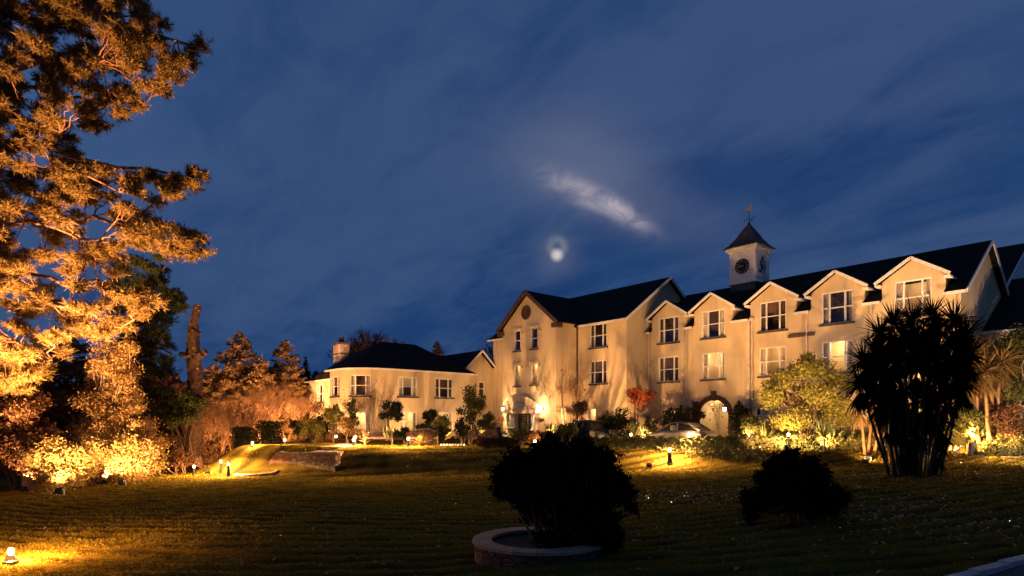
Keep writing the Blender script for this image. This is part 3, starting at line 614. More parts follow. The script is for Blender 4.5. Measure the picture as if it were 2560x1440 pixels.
ev = [(-19.15, -5.45), (-19.15, -14.3)]+[(cen[0]+(Rb+.35)*math.cos(math.radians(a)), cen[1]-(Rb+.35)*math.sin(math.radians(a))) for a in range(10, 91, 8)]+[(-24.4, -17.35), (-24.4, -12.95), (-39.9, -12.95), (-39.9, -5.45)]
Ra, Rb_, Rc = (-24.5, -12.2, 8.55), (-23.9, -9.0, 8.5), (-38, -9.0, 8.5); E_ = [(a, c, 5.7) for a, c in ev]; b = MB(ST)
b.poly([E_[0], E_[1], Ra, Rb_][::-1])
for i in range(1, len(E_)-4): b.poly([E_[i], E_[i+1], Ra])
k = len(E_)-4; b.poly([E_[k], E_[k+1], Ra]); b.poly([E_[k+1], E_[k+2], Ra]); b.poly([E_[k+2], Rc, Ra]); b.poly([E_[k+2], E_[k+3], Rc]); b.poly([E_[k+3], E_[0], Rb_]); b.poly([E_[k+3], Rb_, Rc]); b.poly([Rc, Rb_, Ra])
b.f.append(tuple(b.pt(*p) for p in E_)); b.build('roof', 'slate', hotel, label='hipped slate roof of the low wing')
fb = MB(ST)
for i in range(len(E_)-2): 
    if i != len(E_)-4: fb.beam((E_[i][0], E_[i][1], 5.64), (E_[i+1][0], E_[i+1][1], 5.64), .09, .15)
split_build(fb, 'fascia', 'fascia', hotel)
for (px, Yc, zt, wd) in ((853, 62.5, 9.6, .85), (934, 71, 10.3, .8)):
    c = at(px, 900, Yc); b = MB(lambda a, e, z, c=c: np.array([c[0], c[1], 0])+a*U1+e*U2+z*Z)
    b.box(-wd, wd, -.5, .5, 6, zt-.25); ch = b.build('chimney', 'chim', hotel); b = MB(b.fr); b.box(-wd-.1, wd+.1, -.6, .6, zt-.25, zt-.05); b.box(-wd-.03, wd+.03, -.53, .53, zt-1.25, zt-1.15); b.build('chimney_cap', 'brown', ch)
    for dx_ in (-.3, .3):
        b = MB(b.fr); b.lathe((dx_, 0, zt-.05), [(.17, 0), (.13, .5), (.17, .52), (.15, .62)], 10); b.build('chimney_pot', 'brown', ch)
# lower block joined at the right
b = MB(ST); b.slab([(15.14, 3.9, 6.55), (30, 3.9, 6.55), (30, 11.5, 10.6), (15.14, 11.5, 10.6)], .12); b.build('roof', 'slate', hotel, label='lower roof against the gable end')
b = MB(ST); b.box(15.14, 30, 3.84, 3.9, 6.38, 6.53); b.build('fascia', 'fascia', hotel)
wall('wall', planefr(P(15.1, 4.2), U1, -U2), 14.9, 6.5, []).build('wall', 'wall', hotel, label='lower block wall')
far = empty('annexe_building', P(10, 17), 'pale gabled block rising behind the right end of the hotel roof', 'building')
wall('wall', planefr(P(14.8, 9.5), U2, U1), 15, 9.6, [], gable=(7.5, 13.9)).build('wall', 'wwall', far)
b = MB(ST); b.slab([(-2, 9.1, 9.45), (15.1, 9.1, 9.45), (15.1, 17, 14.05), (-2, 17, 14.05)], .14); b.slab([(-2, 24.9, 9.45), (15.1, 24.9, 9.45), (15.1, 17, 14.05), (-2, 17, 14.05)], .14); b.build('roof', 'slate', far)
b = MB(ST); b.beam((15.14, 9.1, 9.4), (15.14, 17, 13.98), .06, .2); b.build('bargeboard', 'fascia', far)
#PART2
# ------------------------------------------------------------------ foliage builders
def unit(a): return a/(np.linalg.norm(a, axis=-1, keepdims=True)+1e-9)
def leafmesh(C, size, asp=.5, up=0., jit=.35):
    n = len(C); a = RNG.normal(size=(n, 3)); a[:, 2] += up; a = unit(a); b = unit(np.cross(a, RNG.normal(size=(n, 3))))
    s = size*(1+jit*RNG.normal(size=(n, 1)).clip(-2, 2)); nrm = np.cross(a, b)*s*.12
    V = np.stack([C-a*s*.5, C+b*s*asp*.5+nrm, C+a*s*.5, C-b*s*asp*.5+nrm], 1).reshape(-1, 3)
    return V, np.arange(4*n).reshape(n, 4)
def blobpts(blobs, n, shell=.55, nz=.9):
    """points in lumpy ellipsoids: blobs = [(centre, (rx,ry,rz))]; density thinned by noise so gaps show"""
    vol = np.array([r[0]*r[1]+r[1]*r[2]+r[0]*r[2] for _, r in blobs]); k = RNG.choice(len(blobs), n, p=vol/vol.sum())
    c = np.array([b[0] for b in blobs])[k]; r = np.array([b[1] for b in blobs])[k]
    d = unit(RNG.normal(size=(n, 3))); rad = (shell+(1-shell)*RNG.random((n, 1))**.6)
    rad = rad*(1+.22*RNG.normal(size=(n, 1)))
    return c+d*r*rad
def lumps(c, r, k, lr, seed=None):
    """k small lumps over the surface of an ellipsoid"""
    rg = np.random.default_rng(seed) if seed is not None else RNG
    out = [(np.array(c, float), tuple(np.array(r)*.6))]
    for _ in range(k):
        d = unit(rg.normal(size=3)); d[2] = d[2] if d[2] > -.55 else -d[2]; q = lr*rg.uniform(.5, 1.5)
        out.append((np.array(c)+d*np.array(r)*rg.uniform(.5, 1.02), (q*rg.uniform(.7, 1.3), q*rg.uniform(.7, 1.3), q*rg.uniform(.6, 1.3))))
    return out
def segs_mesh(S, n=3):
    """S rows: p0(3) p1(3) r0 r1 -> prisms"""
    S = np.array(S, float); p0, p1, r0, r1 = S[:, :3], S[:, 3:6], S[:, 6:7], S[:, 7:8]; d = unit(p1-p0)
    ref = np.where(np.abs(d[:, 2:3]) > .9, np.array([[1., 0, 0]]), np.array([[0, 0, 1.]])); q = unit(np.cross(d, ref)); r = np.cross(q, d)
    V = []
    for p, rr in ((p0, r0), (p1, r1)):
        for k in range(n): a = 2*math.pi*k/n; V.append(p+rr*(math.cos(a)*q+math.sin(a)*r))
    V = np.stack(V, 1); m = len(S); base = np.arange(m)[:, None]*2*n
    Fc = np.stack([np.concatenate([base+k, base+(k+1) % n, base+n+(k+1) % n, base+n+k], 1) for k in range(n)], 1).reshape(-1, 4)
    return V.reshape(-1, 3), Fc
def branching(base, h, lean=(0, 0), levels=5, spread=.55, r0=.12, kids=(2, 3), first=.3, shrink=.72, upb=.25, seed=1, wob=.12, stems=1):
    rg = random.Random(seed); S = []; tips = []
    def go_(p, d, ln, r, lv):
        q = p
        for k in range(3):
            d = unit(d+np.array([rg.gauss(0, wob), rg.gauss(0, wob), rg.gauss(0, wob)*.6+upb*.12])); q2 = q+d*ln/3; r2 = r*(1-.10)
            S.append([*q, *q2, r, r2]); q = q2; r = r2
            if lv < levels and k > 0 and lv > 0 and rg.random() < .5: kid(q, d, ln*.6, r*.5, lv+1)
        if lv >= levels: tips.append(q); return
        for _ in range(rg.randint(*kids)): kid(q, d, ln*shrink*rg.uniform(.8, 1.15), r*.66, lv+1)
        if lv >= levels-2: tips.append(q)
    def kid(q, d, ln, r, lv):
        e = unit(np.array([rg.gauss(0, 1), rg.gauss(0, 1), rg.gauss(0, .6)])); nd = unit(d+e*spread*rg.uniform(.6, 1.4)+np.array([0, 0, upb])); go_(q, nd, ln, max(r, .006+.02*(r0 > .3)), lv)
    for s_ in range(stems):
        a = rg.uniform(0, 6.28); k = 0 if stems == 1 else .45
        go_(np.array(base, float), unit(np.array([lean[0]+k*math.cos(a), lean[1]+k*math.sin(a), 1.])), h*first, r0, 0)
    return S, np.array(tips)
def tree_obj(name, base, label, cat, S, wood, LV=None, lmat=None, group=None, crown='crown', n=4):
    root = empty(name, base, label, cat, group)
    V, Fc = segs_mesh(S, n); link_mesh('trunk', V, Fc, wood, root)
    if LV is not None: link_mesh(crown, LV[0], LV[1], lmat, root)
    return root
def limb(p0, p1, r0, r1, k=8, wob=.1, sag=0., rg=random):
    p0, p1 = np.array(p0, float), np.array(p1, float); ln = np.linalg.norm(p1-p0); S = []; q = p0
    for i in range(1, k+1):
        t = i/k; c = p0+(p1-p0)*t+np.array([rg.gauss(0, 1), rg.gauss(0, 1), rg.gauss(0, 1)])*wob*(0 if i == k else 1)*ln/k*.6+np.array([0, 0, -sag*math.sin(math.pi*t)])
        S.append([*q, *c, r0+(r1-r0)*(i-1)/k, r0+(r1-r0)*t]); q = c
    return S
def inpoly(p, poly):
    x, y = p; c = False; n = len(poly)
    for i in range(n):
        x0, y0 = poly[i]; x1, y1 = poly[i-1]
        if (y0 > y) != (y1 > y) and x < (x1-x0)*(y-y0)/(y1-y0)+x0: c = not c
    return c
def tufts(C, D, n, ln, wd):
    """pine needle tufts: centres C, shoot directions D"""
    m = len(C); c = np.repeat(C, n, 0); d = unit(np.repeat(D, n, 0)*.55+RNG.normal(size=(m*n, 3))*.75); L_ = ln*(.7+.5*RNG.random((m*n, 1)))
    s = unit(np.cross(d, RNG.normal(size=(m*n, 3)))); o = c+np.repeat(D, n, 0)*(RNG.random((m*n, 1))-.7)*ln*1.1
    V = np.stack([o-s*wd*.5, o+s*wd*.5, o+d*L_], 1).reshape(-1, 3); return V, np.arange(3*m*n).reshape(-1, 3)
def pine_cluster(c, r, nt_, n=16, ln=.26, wd=.036):
    d = unit(RNG.normal(size=(nt_, 3))*np.array([1, 1, .8])+np.array([0, 0, .35])); p = c+d*np.array([r, r, r*.66])*(.25+.75*RNG.random((nt_, 1))); return tufts(p, d, n, ln, wd)
def cat_meshes(L_):
    V = []; Fc = []; o = 0
    for v_, f_ in L_: V.append(v_); Fc.append(f_+o); o += len(v_)
    return np.concatenate(V), np.concatenate(Fc)
# ---- big pine leaning in from the left
def pine(name, base, top, poly, gaps, Yc, dY, nclump, rpx, label, fmat, limbs, seed, extra=(), nt_=46, r0=.45, wood='barkred', ndl=16, split=None):
    rg = random.Random(seed); root = empty(name, base, label, 'tree')
    S = limb(base, top, r0, r0*.3, 14, .25, rg=rg); L3 = []
    for (a, b, c, r) in limbs:   # a: height share on trunk, b: px,py of end, c: depth
        p0 = np.array(base)+(np.array(top)-np.array(base))*a; p1 = at(b[0], b[1], c); s_ = limb(p0, p1, r, .04, 10, .28, -.2, rg); S += s_; L3 += [np.array(q[3:6]) for q in s_]
    L3 = np.array(L3); minx, maxx = min(p[0] for p in poly), max(p[0] for p in poly); miny, maxy = min(p[1] for p in poly), max(p[1] for p in poly)
    C = [at(x, y, Yc+rg.uniform(-.5, .5)) for x, y in extra]; tries = 0
    while len(C) < nclump and tries < 60000:
        tries += 1; p = (rg.uniform(minx, maxx), rg.uniform(miny, maxy))
        if not inpoly(p, poly) or any((p[0]-g[0])**2+(p[1]-g[1])**2 < g[2]**2 for g in gaps): continue
        q = at(p[0], p[1], Yc+rg.uniform(-dY, dY))
        if C and min(np.sum((np.array(C)-q)**2, 1)) < (rpx/F*Yc*.50)**2: continue
        C.append(q)
    out = []; R_ = rpx/F*Yc
    for q in C:
        k = int(np.argmin(np.sum((L3-q)**2, 1)+np.where(L3[:, 0] > q[0]+.4, 6, 0))); w0 = L3[k]; S += limb(w0, q, .035, .012, 4, .35, -.1, rg)
        for _ in range(5): S += limb(q+(w0-q)*rg.uniform(.0, .5), q+unit(RNG.normal(size=3))*R_*.8, .012, .006, 2, .3, 0, rg)
        out.append(pine_cluster(q, R_*rg.uniform(.75, 1.25), nt_, ndl))
    V, Fc = segs_mesh(S, 5); link_mesh('trunk', V, Fc, wood, root); V, Fc = cat_meshes(out); link_mesh('crown', V, Fc, fmat, root)
    return root
Pt = [(-260, -120), (345, -120), (350, 20), (395, 70), (410, 130), (450, 130), (480, 112), (500, 130), (482, 160), (455, 185), (425, 225), (400, 250), (350, 275), (310, 295), (250, 322), (180, 330), (160, 365), (185, 400), (260, 418), (330, 432), (400, 442), (460, 428), (490, 440), (478, 470), (440, 492), (400, 512), (340, 520), (330, 545), (400, 555), (460, 575), (500, 610), (485, 645), (440, 640), (400, 615), (330, 625), (280, 665), (320, 725), (380, 765), (340, 790), (330, 835), (270, 835), (190, 850), (150, 890), (95, 945), (40, 985), (-260, 985)]
gaps = [(225, 560, 30), (235, 690, 32), (140, 635, 22), (70, 75, 16), (190, 110, 18), (30, 395, 24), (130, 395, 18), (165, 760, 20), (90, 800, 26), (60, 560, 16)]
bx0 = (-27.5, 29.5); base = (bx0[0], bx0[1], gz(*bx0)-.2)
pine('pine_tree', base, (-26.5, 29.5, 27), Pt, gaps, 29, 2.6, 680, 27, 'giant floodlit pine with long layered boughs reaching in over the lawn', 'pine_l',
     [(.84, (500, 120), 29, .2), (.80, (330, 40), 28, .16), (.72, (240, 160), 27.5, .24), (.70, (330, 280), 30, .14), (.60, (480, 450), 29, .2), (.58, (300, 480), 28, .16), (.50, (480, 620), 29.5, .18), (.48, (250, 600), 27.5, .16), (.40, (370, 760), 30, .15), (.37, (300, 820), 29, .12), (.30, (130, 900), 29, .12), (.64, (150, 330), 28, .12)], 11, [(505, 112), (480, 130), (478, 160), (452, 150), (440, 190), (420, 170), (412, 225), (395, 110), (400, 60), (360, 20), (345, 265), (300, 290), (250, 315), (505, 440), (478, 432), (480, 465), (445, 450), (440, 485), (410, 470), (375, 440), (380, 505), (500, 600), (505, 635), (470, 590), (470, 640), (430, 570), (430, 625), (390, 560), (390, 605), (350, 540), (385, 755), (350, 735), (345, 790), (310, 820), (180, 380)])
Pd = [(300, 655), (400, 640), (425, 690), (430, 725), (470, 752), (468, 790), (430, 800), (408, 835), (432, 880), (440, 930), (400, 950), (438, 1000), (425, 1040), (330, 1050), (260, 900), (280, 720)]
base = (-23.8, 39.5, gz(-23.8, 39.5)-.2)
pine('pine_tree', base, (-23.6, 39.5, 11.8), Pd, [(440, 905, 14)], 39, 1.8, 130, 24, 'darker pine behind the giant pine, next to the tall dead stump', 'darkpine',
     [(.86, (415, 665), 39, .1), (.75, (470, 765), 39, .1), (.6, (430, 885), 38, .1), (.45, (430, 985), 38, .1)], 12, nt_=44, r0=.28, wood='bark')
# ---- broadleaf shrubs and small trees
SHR = []
def shrub(name, px, Y, w_, h, m, label, cat='shrub', n=2600, leaf=.13, clear=.12, seed=1, lum=14, wood='bark', asp=.55, group=None, dz=0., r0=.035, stems=4, blobs=None, shell=.5, up=0.):
    w_ *= 1.0; b = gp(px, Y, dz) if not isinstance(px, tuple) else np.array([*px, gz(*px)+dz]); rg = random.Random(seed)
    if blobs is None:
        c = b+np.array([0, 0, h*(clear+(1-clear)*.5)]); rr = (w_/2*.86, w_/2*.86, h*(1-clear)/2*.9); blobs = lumps(c, rr, lum, min(w_, h)*.17, seed)
    root = empty(name, b, label, cat, group); S = []
    for k in range(stems):
        q = blobs[rg.randrange(len(blobs))][0]; S += limb(b+np.array([rg.uniform(-.1, .1), rg.uniform(-.1, .1), -.05]), q, r0, r0*.4, 5, .3, 0, rg)
    for (q, r) in blobs[1:]: S += limb(blobs[0][0]+(b-blobs[0][0])*rg.uniform(.0, .6), q, r0*.5, .008, 4, .4, 0, rg)
    V, Fc = segs_mesh(S, 4); link_mesh('stem', V, Fc, wood, root); V, Fc = leafmesh(blobpts(blobs, n, shell), leaf, asp, up); link_mesh('foliage', V, Fc, m, root)
    return root
# birch-like pale tree and its neighbours at the edge of the lawn
def edge_tree(px, Y, prof, label, seed, n, leaf=.13, m='birch_l', wood='birch'):
    """prof: list of (py, px0, px1) crown widths at heights"""
    b = gp(px, Y, -.1); rg = random.Random(seed); S = []; tops = prof[:4]
    for k in range(5):
        pt_ = tops[k % len(tops)]; q = at(rg.uniform(pt_[1]+25, pt_[2]-25), pt_[0], Y+rg.uniform(-.8, .8)); S += limb(b+np.array([rg.uniform(-.15, .15), rg.uniform(-.15, .15), 0]), q, .09, .015, 9, .12, 0, rg)
    bl = []
    for (py, x0, x1) in prof:
        for k in range(max(2, int((x1-x0)/18))):
            q = at(rg.uniform(x0+10, x1-10), py+rg.uniform(-14, 14), Y+rg.uniform(-1.3, 1.3)); r = rg.uniform(.35, .8); bl.append((q, (r, r, r*.8))); S += limb(b+(q-b)*rg.uniform(.35, .6)*np.array([.3, .3, 1]), q, .03, .008, 5, .3, 0, rg)
    LV = leafmesh(blobpts(bl, n, .25), leaf, .55); return tree_obj('edge_tree', b, label, 'tree', S, wood, LV, m)
edge_tree(262, 33.5, [(880, 235, 335), (905, 220, 345), (935, 205, 350), (965, 200, 350), (1000, 195, 345), (1035, 190, 365), (1070, 180, 385), (1105, 170, 400), (1140, 190, 395), (1170, 200, 370), (1195, 190, 365), (1150, 240, 390), (1085, 210, 330), (1075, 300, 400), (1115, 310, 405), (1000, 260, 345)], 'tall pale leaved tree floodlit from its foot at the lawn edge', 31, 36000, leaf=.12)
edge_tree(68, 31, [(1010, 20, 110), (1040, 10, 125), (1070, 5, 140), (1100, 20, 150), (1135, 40, 150), (1160, 60, 145)], 'smaller pale leaved tree beside the tall floodlit one, nearest the pine trunk', 32, 16000, m='brown_l')
shrub('shrub', 150, 28.9, 3.8, 2.3, 'glow_l', 'glaring yellow shrub over the nearer lawn edge floodlight', n=12500, leaf=.11, seed=3, clear=-.25, lum=30)
shrub('shrub', 295, 32.6, 4.4, 2.9, 'glow_l', 'broad bright yellow shrub over the farther lawn edge floodlight', n=15000, leaf=.11, seed=4, clear=-.25, lum=30)
shrub('shrub', 222, 31.2, 2.0, 1.6, 'brown_l', 'small dim brown shrub between the two floodlit yellow shrubs', n=3600, leaf=.11, seed=5, clear=-.05)
shrub('shrub', 350, 34.0, 1.8, 1.5, 'birch_l', 'orange tinged shrub at the right end of the floodlit lawn edge', n=2600, leaf=.12, seed=6)
shrub('shrub', 462, 37.6, 2.2, 5.0, 'grn_l', 'tall green ivy mass against the left of the dead trunk', n=7000, leaf=.13, seed=8, clear=.5)
shrub('shrub', 440, 37.2, 2.6, 2.2, 'brown_l', 'brown thicket at the left foot of the dead trunk', n=4200, leaf=.12, seed=9, clear=-.05)
shrub('shrub', 525, 39.5, 2.4, 1.9, 'brown_l', 'brown thicket at the right foot of the dead trunk', n=4200, leaf=.12, seed=10, clear=-.05)
shrub('shrub', 30, 30.5, 3.2, 3.0, 'brown_l', 'dark brown bush in the gloom under the giant pine', n=4600, leaf=.14, seed=7)
# tall dead stump
b = gp(487, 38.5, -.2); rg = random.Random(5); root = empty('dead_tree', b, 'tall bare dead trunk with lopped stubs rising above the conifers', 'tree')
pts = [(483, 1165, .72), (484, 1120, .60), (486, 1060, .54), (488, 1000, .50), (487, 940, .47), (484, 890, .45), (482, 850, .40), (482, 825, .36), (487, 800, .28), (491, 780, .26), (494, 763, .26)]
mb = MB(); mb.tube([at(p[0], p[1], 38.5) for p in pts], [p[2]*.86 for p in pts], 14)
for (x0, y0, x1, y1, r) in ((485, 893, 458, 886, .2), (458, 886, 450, 883, .17), (486, 895, 506, 885, .24), (506, 885, 513, 877, .2), (488, 832, 500, 836, .1), (480, 828, 473, 835, .2), (487, 985, 510, 1000, .12)):
    mb.tube([at(x0, y0, 38.3), at(x1, y1, 38.1)], [r, r*.8], 8)
nv = np.array(mb.v); nv += RNG.normal(size=nv.shape)*.035; mb.v = list(nv); mb.build('trunk', 'darkbark', root)
cm = MB(); rg = random.Random(9)
for k in range(13):
    p = pts[rg.randrange(2, 10)]; a = rg.uniform(-1.2, 1.2); q = at(p[0], p[1]+rg.uniform(-18, 18), 38.5); r = p[2]*.86; cm.tube([q+np.array([math.sin(a)*r*.9, -math.cos(a)*r*.9, 0]), q+np.array([math.sin(a)*(r+.035), -math.cos(a)*(r+.035), .01])], .06, 7)
[link_mesh('cut_stub', cm.v[14*k:14*k+14], [tuple(i-14*k for i in f) for f in cm.f[9*k:9*k+9]], 'cutw', root) for k in range(len(cm.v)//14)]
# conifers beyond the lawn
def conifer(px, Y, top, wpx, label, seed, m='conif', name='conifer_tree', n=5200, low=1100, droop=.35):
    b = gp(px, Y, -.1); z1 = HC+(HY-top)/F*Y; W = wpx/F*Y/2; rg = random.Random(seed); S = limb(b, (b[0], b[1], z1), .22, .02, 10, .03, 0, rg); P_ = []
    H = z1-b[2]; z = b[2]+H*.08
    while z < z1-.15:
        t = (z1-z)/H; R_ = W*min(1, t*2.6)**.8*rg.uniform(.72, 1.12)
        for k in range(rg.randint(4, 6)):
            a = rg.uniform(0, 6.28); e = np.array([b[0]+math.cos(a)*R_, b[1]+math.sin(a)*R_, z+R_*.18]); p0 = np.array([b[0], b[1], z-R_*droop*.2]); S += limb(p0, e, .03, .01, 3, .1, .0, rg)
            c_ = max(6, int(34*R_)); tt = RNG.random((c_, 1))**.7; q = p0+(e-p0)*tt; side = np.array([-math.sin(a), math.cos(a), 0]); q = q+side*(RNG.random((c_, 1))-.5)*R_*.75*(1.15-tt)-np.array([0, 0, 1])*RNG.random((c_, 1))*.18; P_.append(q)
        z += rg.uniform(.20, .34)*(.7+.06*H)*.75
    P_ = np.concatenate(P_); LV = leafmesh(np.concatenate([P_, P_+RNG.normal(size=P_.shape)*.09]), .27, .24); return tree_obj(name, b, label, 'tree', S, 'bark', LV, m)
conifer(597, 60, 826, 150, 'tallest conifer, broad and pointed, right of the dead trunk', 41)
conifer(655, 58, 884, 90, 'small slim conifer between the two taller pointed ones', 42)
conifer(714, 62, 846, 125, 'narrow tiered conifer standing above the bare spreading tree', 43)
conifer(535, 57, 905, 140, 'wide low conifer right beside the dead trunk', 44)
conifer(1093, 84, 851, 80, 'orange lit conifer tip poking over the low wing roof', 45)
conifer(764, 95, 888, 40, 'tiny dark spire of a far conifer left of the chimney', 46, m='blackl')
conifer(560, 60, 915, 120, 'stout low conifer just left of the tallest one', 53)
conifer(634, 60, 915, 110, 'stout low conifer just left of the slim one', 54)
conifer(745, 66, 915, 90, 'low conifer right of the bare spreading tree', 55)
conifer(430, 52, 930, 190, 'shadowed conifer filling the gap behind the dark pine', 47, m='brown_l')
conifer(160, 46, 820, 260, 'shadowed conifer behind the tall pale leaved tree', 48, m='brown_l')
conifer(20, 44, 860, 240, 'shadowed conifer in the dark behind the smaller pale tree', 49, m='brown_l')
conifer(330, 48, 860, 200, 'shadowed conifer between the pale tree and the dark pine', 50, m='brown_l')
conifer(790, 92, 925, 90, 'dim conifer just left of the low wing', 51, m='blackl'); conifer(690, 96, 905, 120, 'dim conifer far behind the slim tiered one', 52, m='blackl')
def baretree(px, Y, top, label, seed, wood='twig', levels=6, spread=.5, r0=.12, first=.22, stems=1, name='bare_tree', group=None, kids=(2, 3), shrink=.78, leafm_=None, nl=0, leaf=.12, upb=.3, clearpx=None):
    b = gp(px, Y, -.1); h = HC+(HY-top)/F*Y-b[2]; S, tips = branching(b, h, levels=levels, spread=spread, r0=r0, first=first, stems=stems, seed=seed, kids=kids, shrink=shrink, upb=upb)
    A = np.array(S); zt = max(A[:, 5].max(), .1); k = h/(zt-b[2]); A[:, :3] = b+(A[:, :3]-b)*k; A[:, 3:6] = b+(A[:, 3:6]-b)*k; LV = None
    if leafm_: tips = b+(tips-b)*k; P_ = tips[RNG.integers(0, len(tips), nl)]+RNG.normal(size=(nl, 3))*.22; LV = leafmesh(P_, leaf, .6)
    return tree_obj(name, b, label, 'tree', A, wood, LV, leafm_, group, n=3)
baretree(716, 47, 945, 'bare spreading tree lit orange left of the low wing', 61, levels=6, spread=.62, first=.2, stems=3, r0=.10)
for i, (px, Y, tp, lb) in enumerate(((540, 44, 985, 'twiggy orange bush nearest the dead trunk'), (585, 45, 960, 'tall twiggy orange bush behind the smaller yew'), (625, 47, 1000, 'low twiggy bush between the two dark yews'), (770, 52, 985, 'thin bare sapling against the end of the low wing'), (455, 43, 1060, 'tangled bare bush left of the dead trunk'), (655, 50, 975, 'twiggy bush behind the larger yew'))):
    baretree(px, Y, tp, lb, 70+i, levels=5, spread=.7, stems=5, r0=.05, name='bare_shrub', leafm_='brown_l', nl=700, leaf=.12)
baretree(925, 85, 822, 'large bare tree crown showing over the low wing roof', 81, wood='bark', levels=6, spread=.62, r0=.34, first=.42, kids=(3, 4))
baretree(1222, 72, 843, 'reddish tree top between the low wing and the entrance gable', 82, wood='bark', levels=5, spread=.4, r0=.12, leafm_='redmaple', nl=1500, leaf=.2)
baretree(818, 88, 905, 'faint bare tree left of the chimney', 83, wood='brown', levels=5, spread=.6, r0=.12)
# far woodland mass
P_ = []
for i in range(520):
    X_ = RNG.uniform(-95, -18); Y_ = RNG.uniform(100, 130); h = RNG.uniform(5, 9.5); c = np.array([X_, Y_, h*.55]); P_.append(c+unit(RNG.normal(size=(46, 3)))*np.array([2.2, 2.2, h*.5])*RNG.random((46, 1))**.4)
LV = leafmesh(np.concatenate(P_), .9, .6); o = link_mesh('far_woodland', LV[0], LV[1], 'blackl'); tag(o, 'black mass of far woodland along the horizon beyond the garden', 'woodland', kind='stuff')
# near undergrowth under the pines, reads as one dark mass
P_ = []
for i in range(150):
    X_ = RNG.uniform(-42, -22.5); Y_ = RNG.uniform(34, 48); h = RNG.uniform(1, 3.4); c = np.array([X_, Y_, gz(X_, Y_)+h*.5]); P_.append(c+unit(RNG.normal(size=(90, 3)))*np.array([1.2, 1.2, h*.6])*RNG.random((90, 1))**.35)
LV = leafmesh(np.concatenate(P_), .26, .5); o = link_mesh('undergrowth', LV[0], LV[1], 'brown_l'); tag(o, 'dark tangled undergrowth beneath the pines at the lawn edge', 'undergrowth', kind='stuff')
# yews
for (px, Y, top, w_, lb, sd) in ((609, 40, 1066, 1.25, 'smaller dark clipped yew left of the path lamp', 1), (673, 41, 1050, 1.5, 'larger dark clipped yew right of the path lamp', 2)):
    b = gp(px, Y, -.05); h = HC+(HY-top)/F*Y-b[2]; bl = [(b+np.array([dx_*w_*.3, dy_*w_*.25, h*z]), (w_*.26, w_*.26, h*.2)) for dx_ in (-1, 0, 1) for dy_ in (-1, 1) for z in (.14, .36, .58, .80)]
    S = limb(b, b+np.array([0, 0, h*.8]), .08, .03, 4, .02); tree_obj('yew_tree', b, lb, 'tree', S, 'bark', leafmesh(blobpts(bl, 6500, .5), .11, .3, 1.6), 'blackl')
# planting along the hotel front: px, depth, width, height, material, label
fr_ = [
 (786, 43, 1.9, 1.5, 'yel_l', 'yellow green bush glowing at the far left end of the terrace', 1800), (806, 44.5, 1.5, 1.9, 'dkgrn', 'dark bush just behind the glowing yellow green one at the terrace end', 1800), (748, 43.5, .9, 1.6, 'dkgrn', 'small dark bush left of the glowing yellow green one', 900),
 (834, 42.5, 1.1, 2.6, 'yel_l', 'upright climber against the left edge of the bow', 1500), (868, 41.8, 1.0, 1.7, 'birch_l', 'russet plant under the left window of the bow', 900), (882, 45.5, .7, 3.0, 'grn_l', 'thin climber between the two bow windows', 900),
 (1010, 40, 1.2, 1.0, 'dkgrn', 'low dark bush under the middle window of the low wing', 900), (1110, 39.5, 1.0, 1.7, 'yel_l', 'yellow bush right of the round headed dark tree', 1300), (1093, 38.5, .8, 1.1, 'dkgrn', 'narrow clipped bush before the farther ground floor window', 1000),
 (1155, 39.5, .9, 1.4, 'dkgrn', 'dark vase shaped bush near the second bench', 900), (1218, 43.5, .9, 1.9, 'yel_l', 'bright green bush at the inner corner of the courtyard', 1700), (1246, 45, .4, 1.0, 'brown_l', 'brown clump beside the left door column', 600),
 (1412, 39.5, 1.1, 1.3, 'yel_l', 'round yellow lit bush left of the black car', 1500), (1385, 37, 1.4, .8, 'brown_l', 'low flowering clump behind the planter bush', 1000), (1345, 37, 1.2, .9, 'brown_l', 'low reddish clump in front of the double door', 900),
 (1540, 41.5, 1.9, 2.3, 'dkgrn', 'dark bush between the black car and the small red maple', 2400), (1512, 43.5, 1.2, 1.6, 'brown_l', 'brown bush behind the bonnet of the black car', 1000), (1630, 41.5, 1.6, 1.5, 'grn_l', 'green bush right of the red maple', 1500),
 (1690, 41.2, 1.8, 2.2, 'dkgrn', 'glossy dark bush behind the silver car', 2500), (1738, 41.4, .75, 2.9, 'brown_l', 'climber covering the left side of the brick arch', 1300), (1862, 39.2, 1.4, 2.7, 'dkgrn', 'dark bushy tree right of the brick arch', 2500),
 (1885, 36.5, 1.6, 1.6, 'grn_l', 'green bush left of the great yellow lit bush', 1700), (2120, 33.5, 3.2, 1.2, 'yel_l', 'low yellow lit mound left of the big cabbage palm', 1800), (2385, 29.8, 1.3, 1.4, 'yel_l', 'pale grassy clump behind the tall bollard lamp', 2200),
 (2468, 29.3, .7, .6, 'yel_l', 'small bright bush right of the tall bollard lamp', 800), (1290, 38.6, 1.3, 1.0, 'yel_l', 'yellow bush at the foot of the fountain', 1000), (1065, 41.5, 1.2, 1.3, 'grn_l', 'feathery green bush by the brick bench', 1200),
]
for i, (px, Y, w_, h, m, lb, n) in enumerate(fr_): shrub('shrub', px, Y, w_*1.35, h*1.12, m, lb, n=int(n*1.7), leaf=.125, seed=100+i, lum=14, clear=.02 if h < 1.4 else .12)
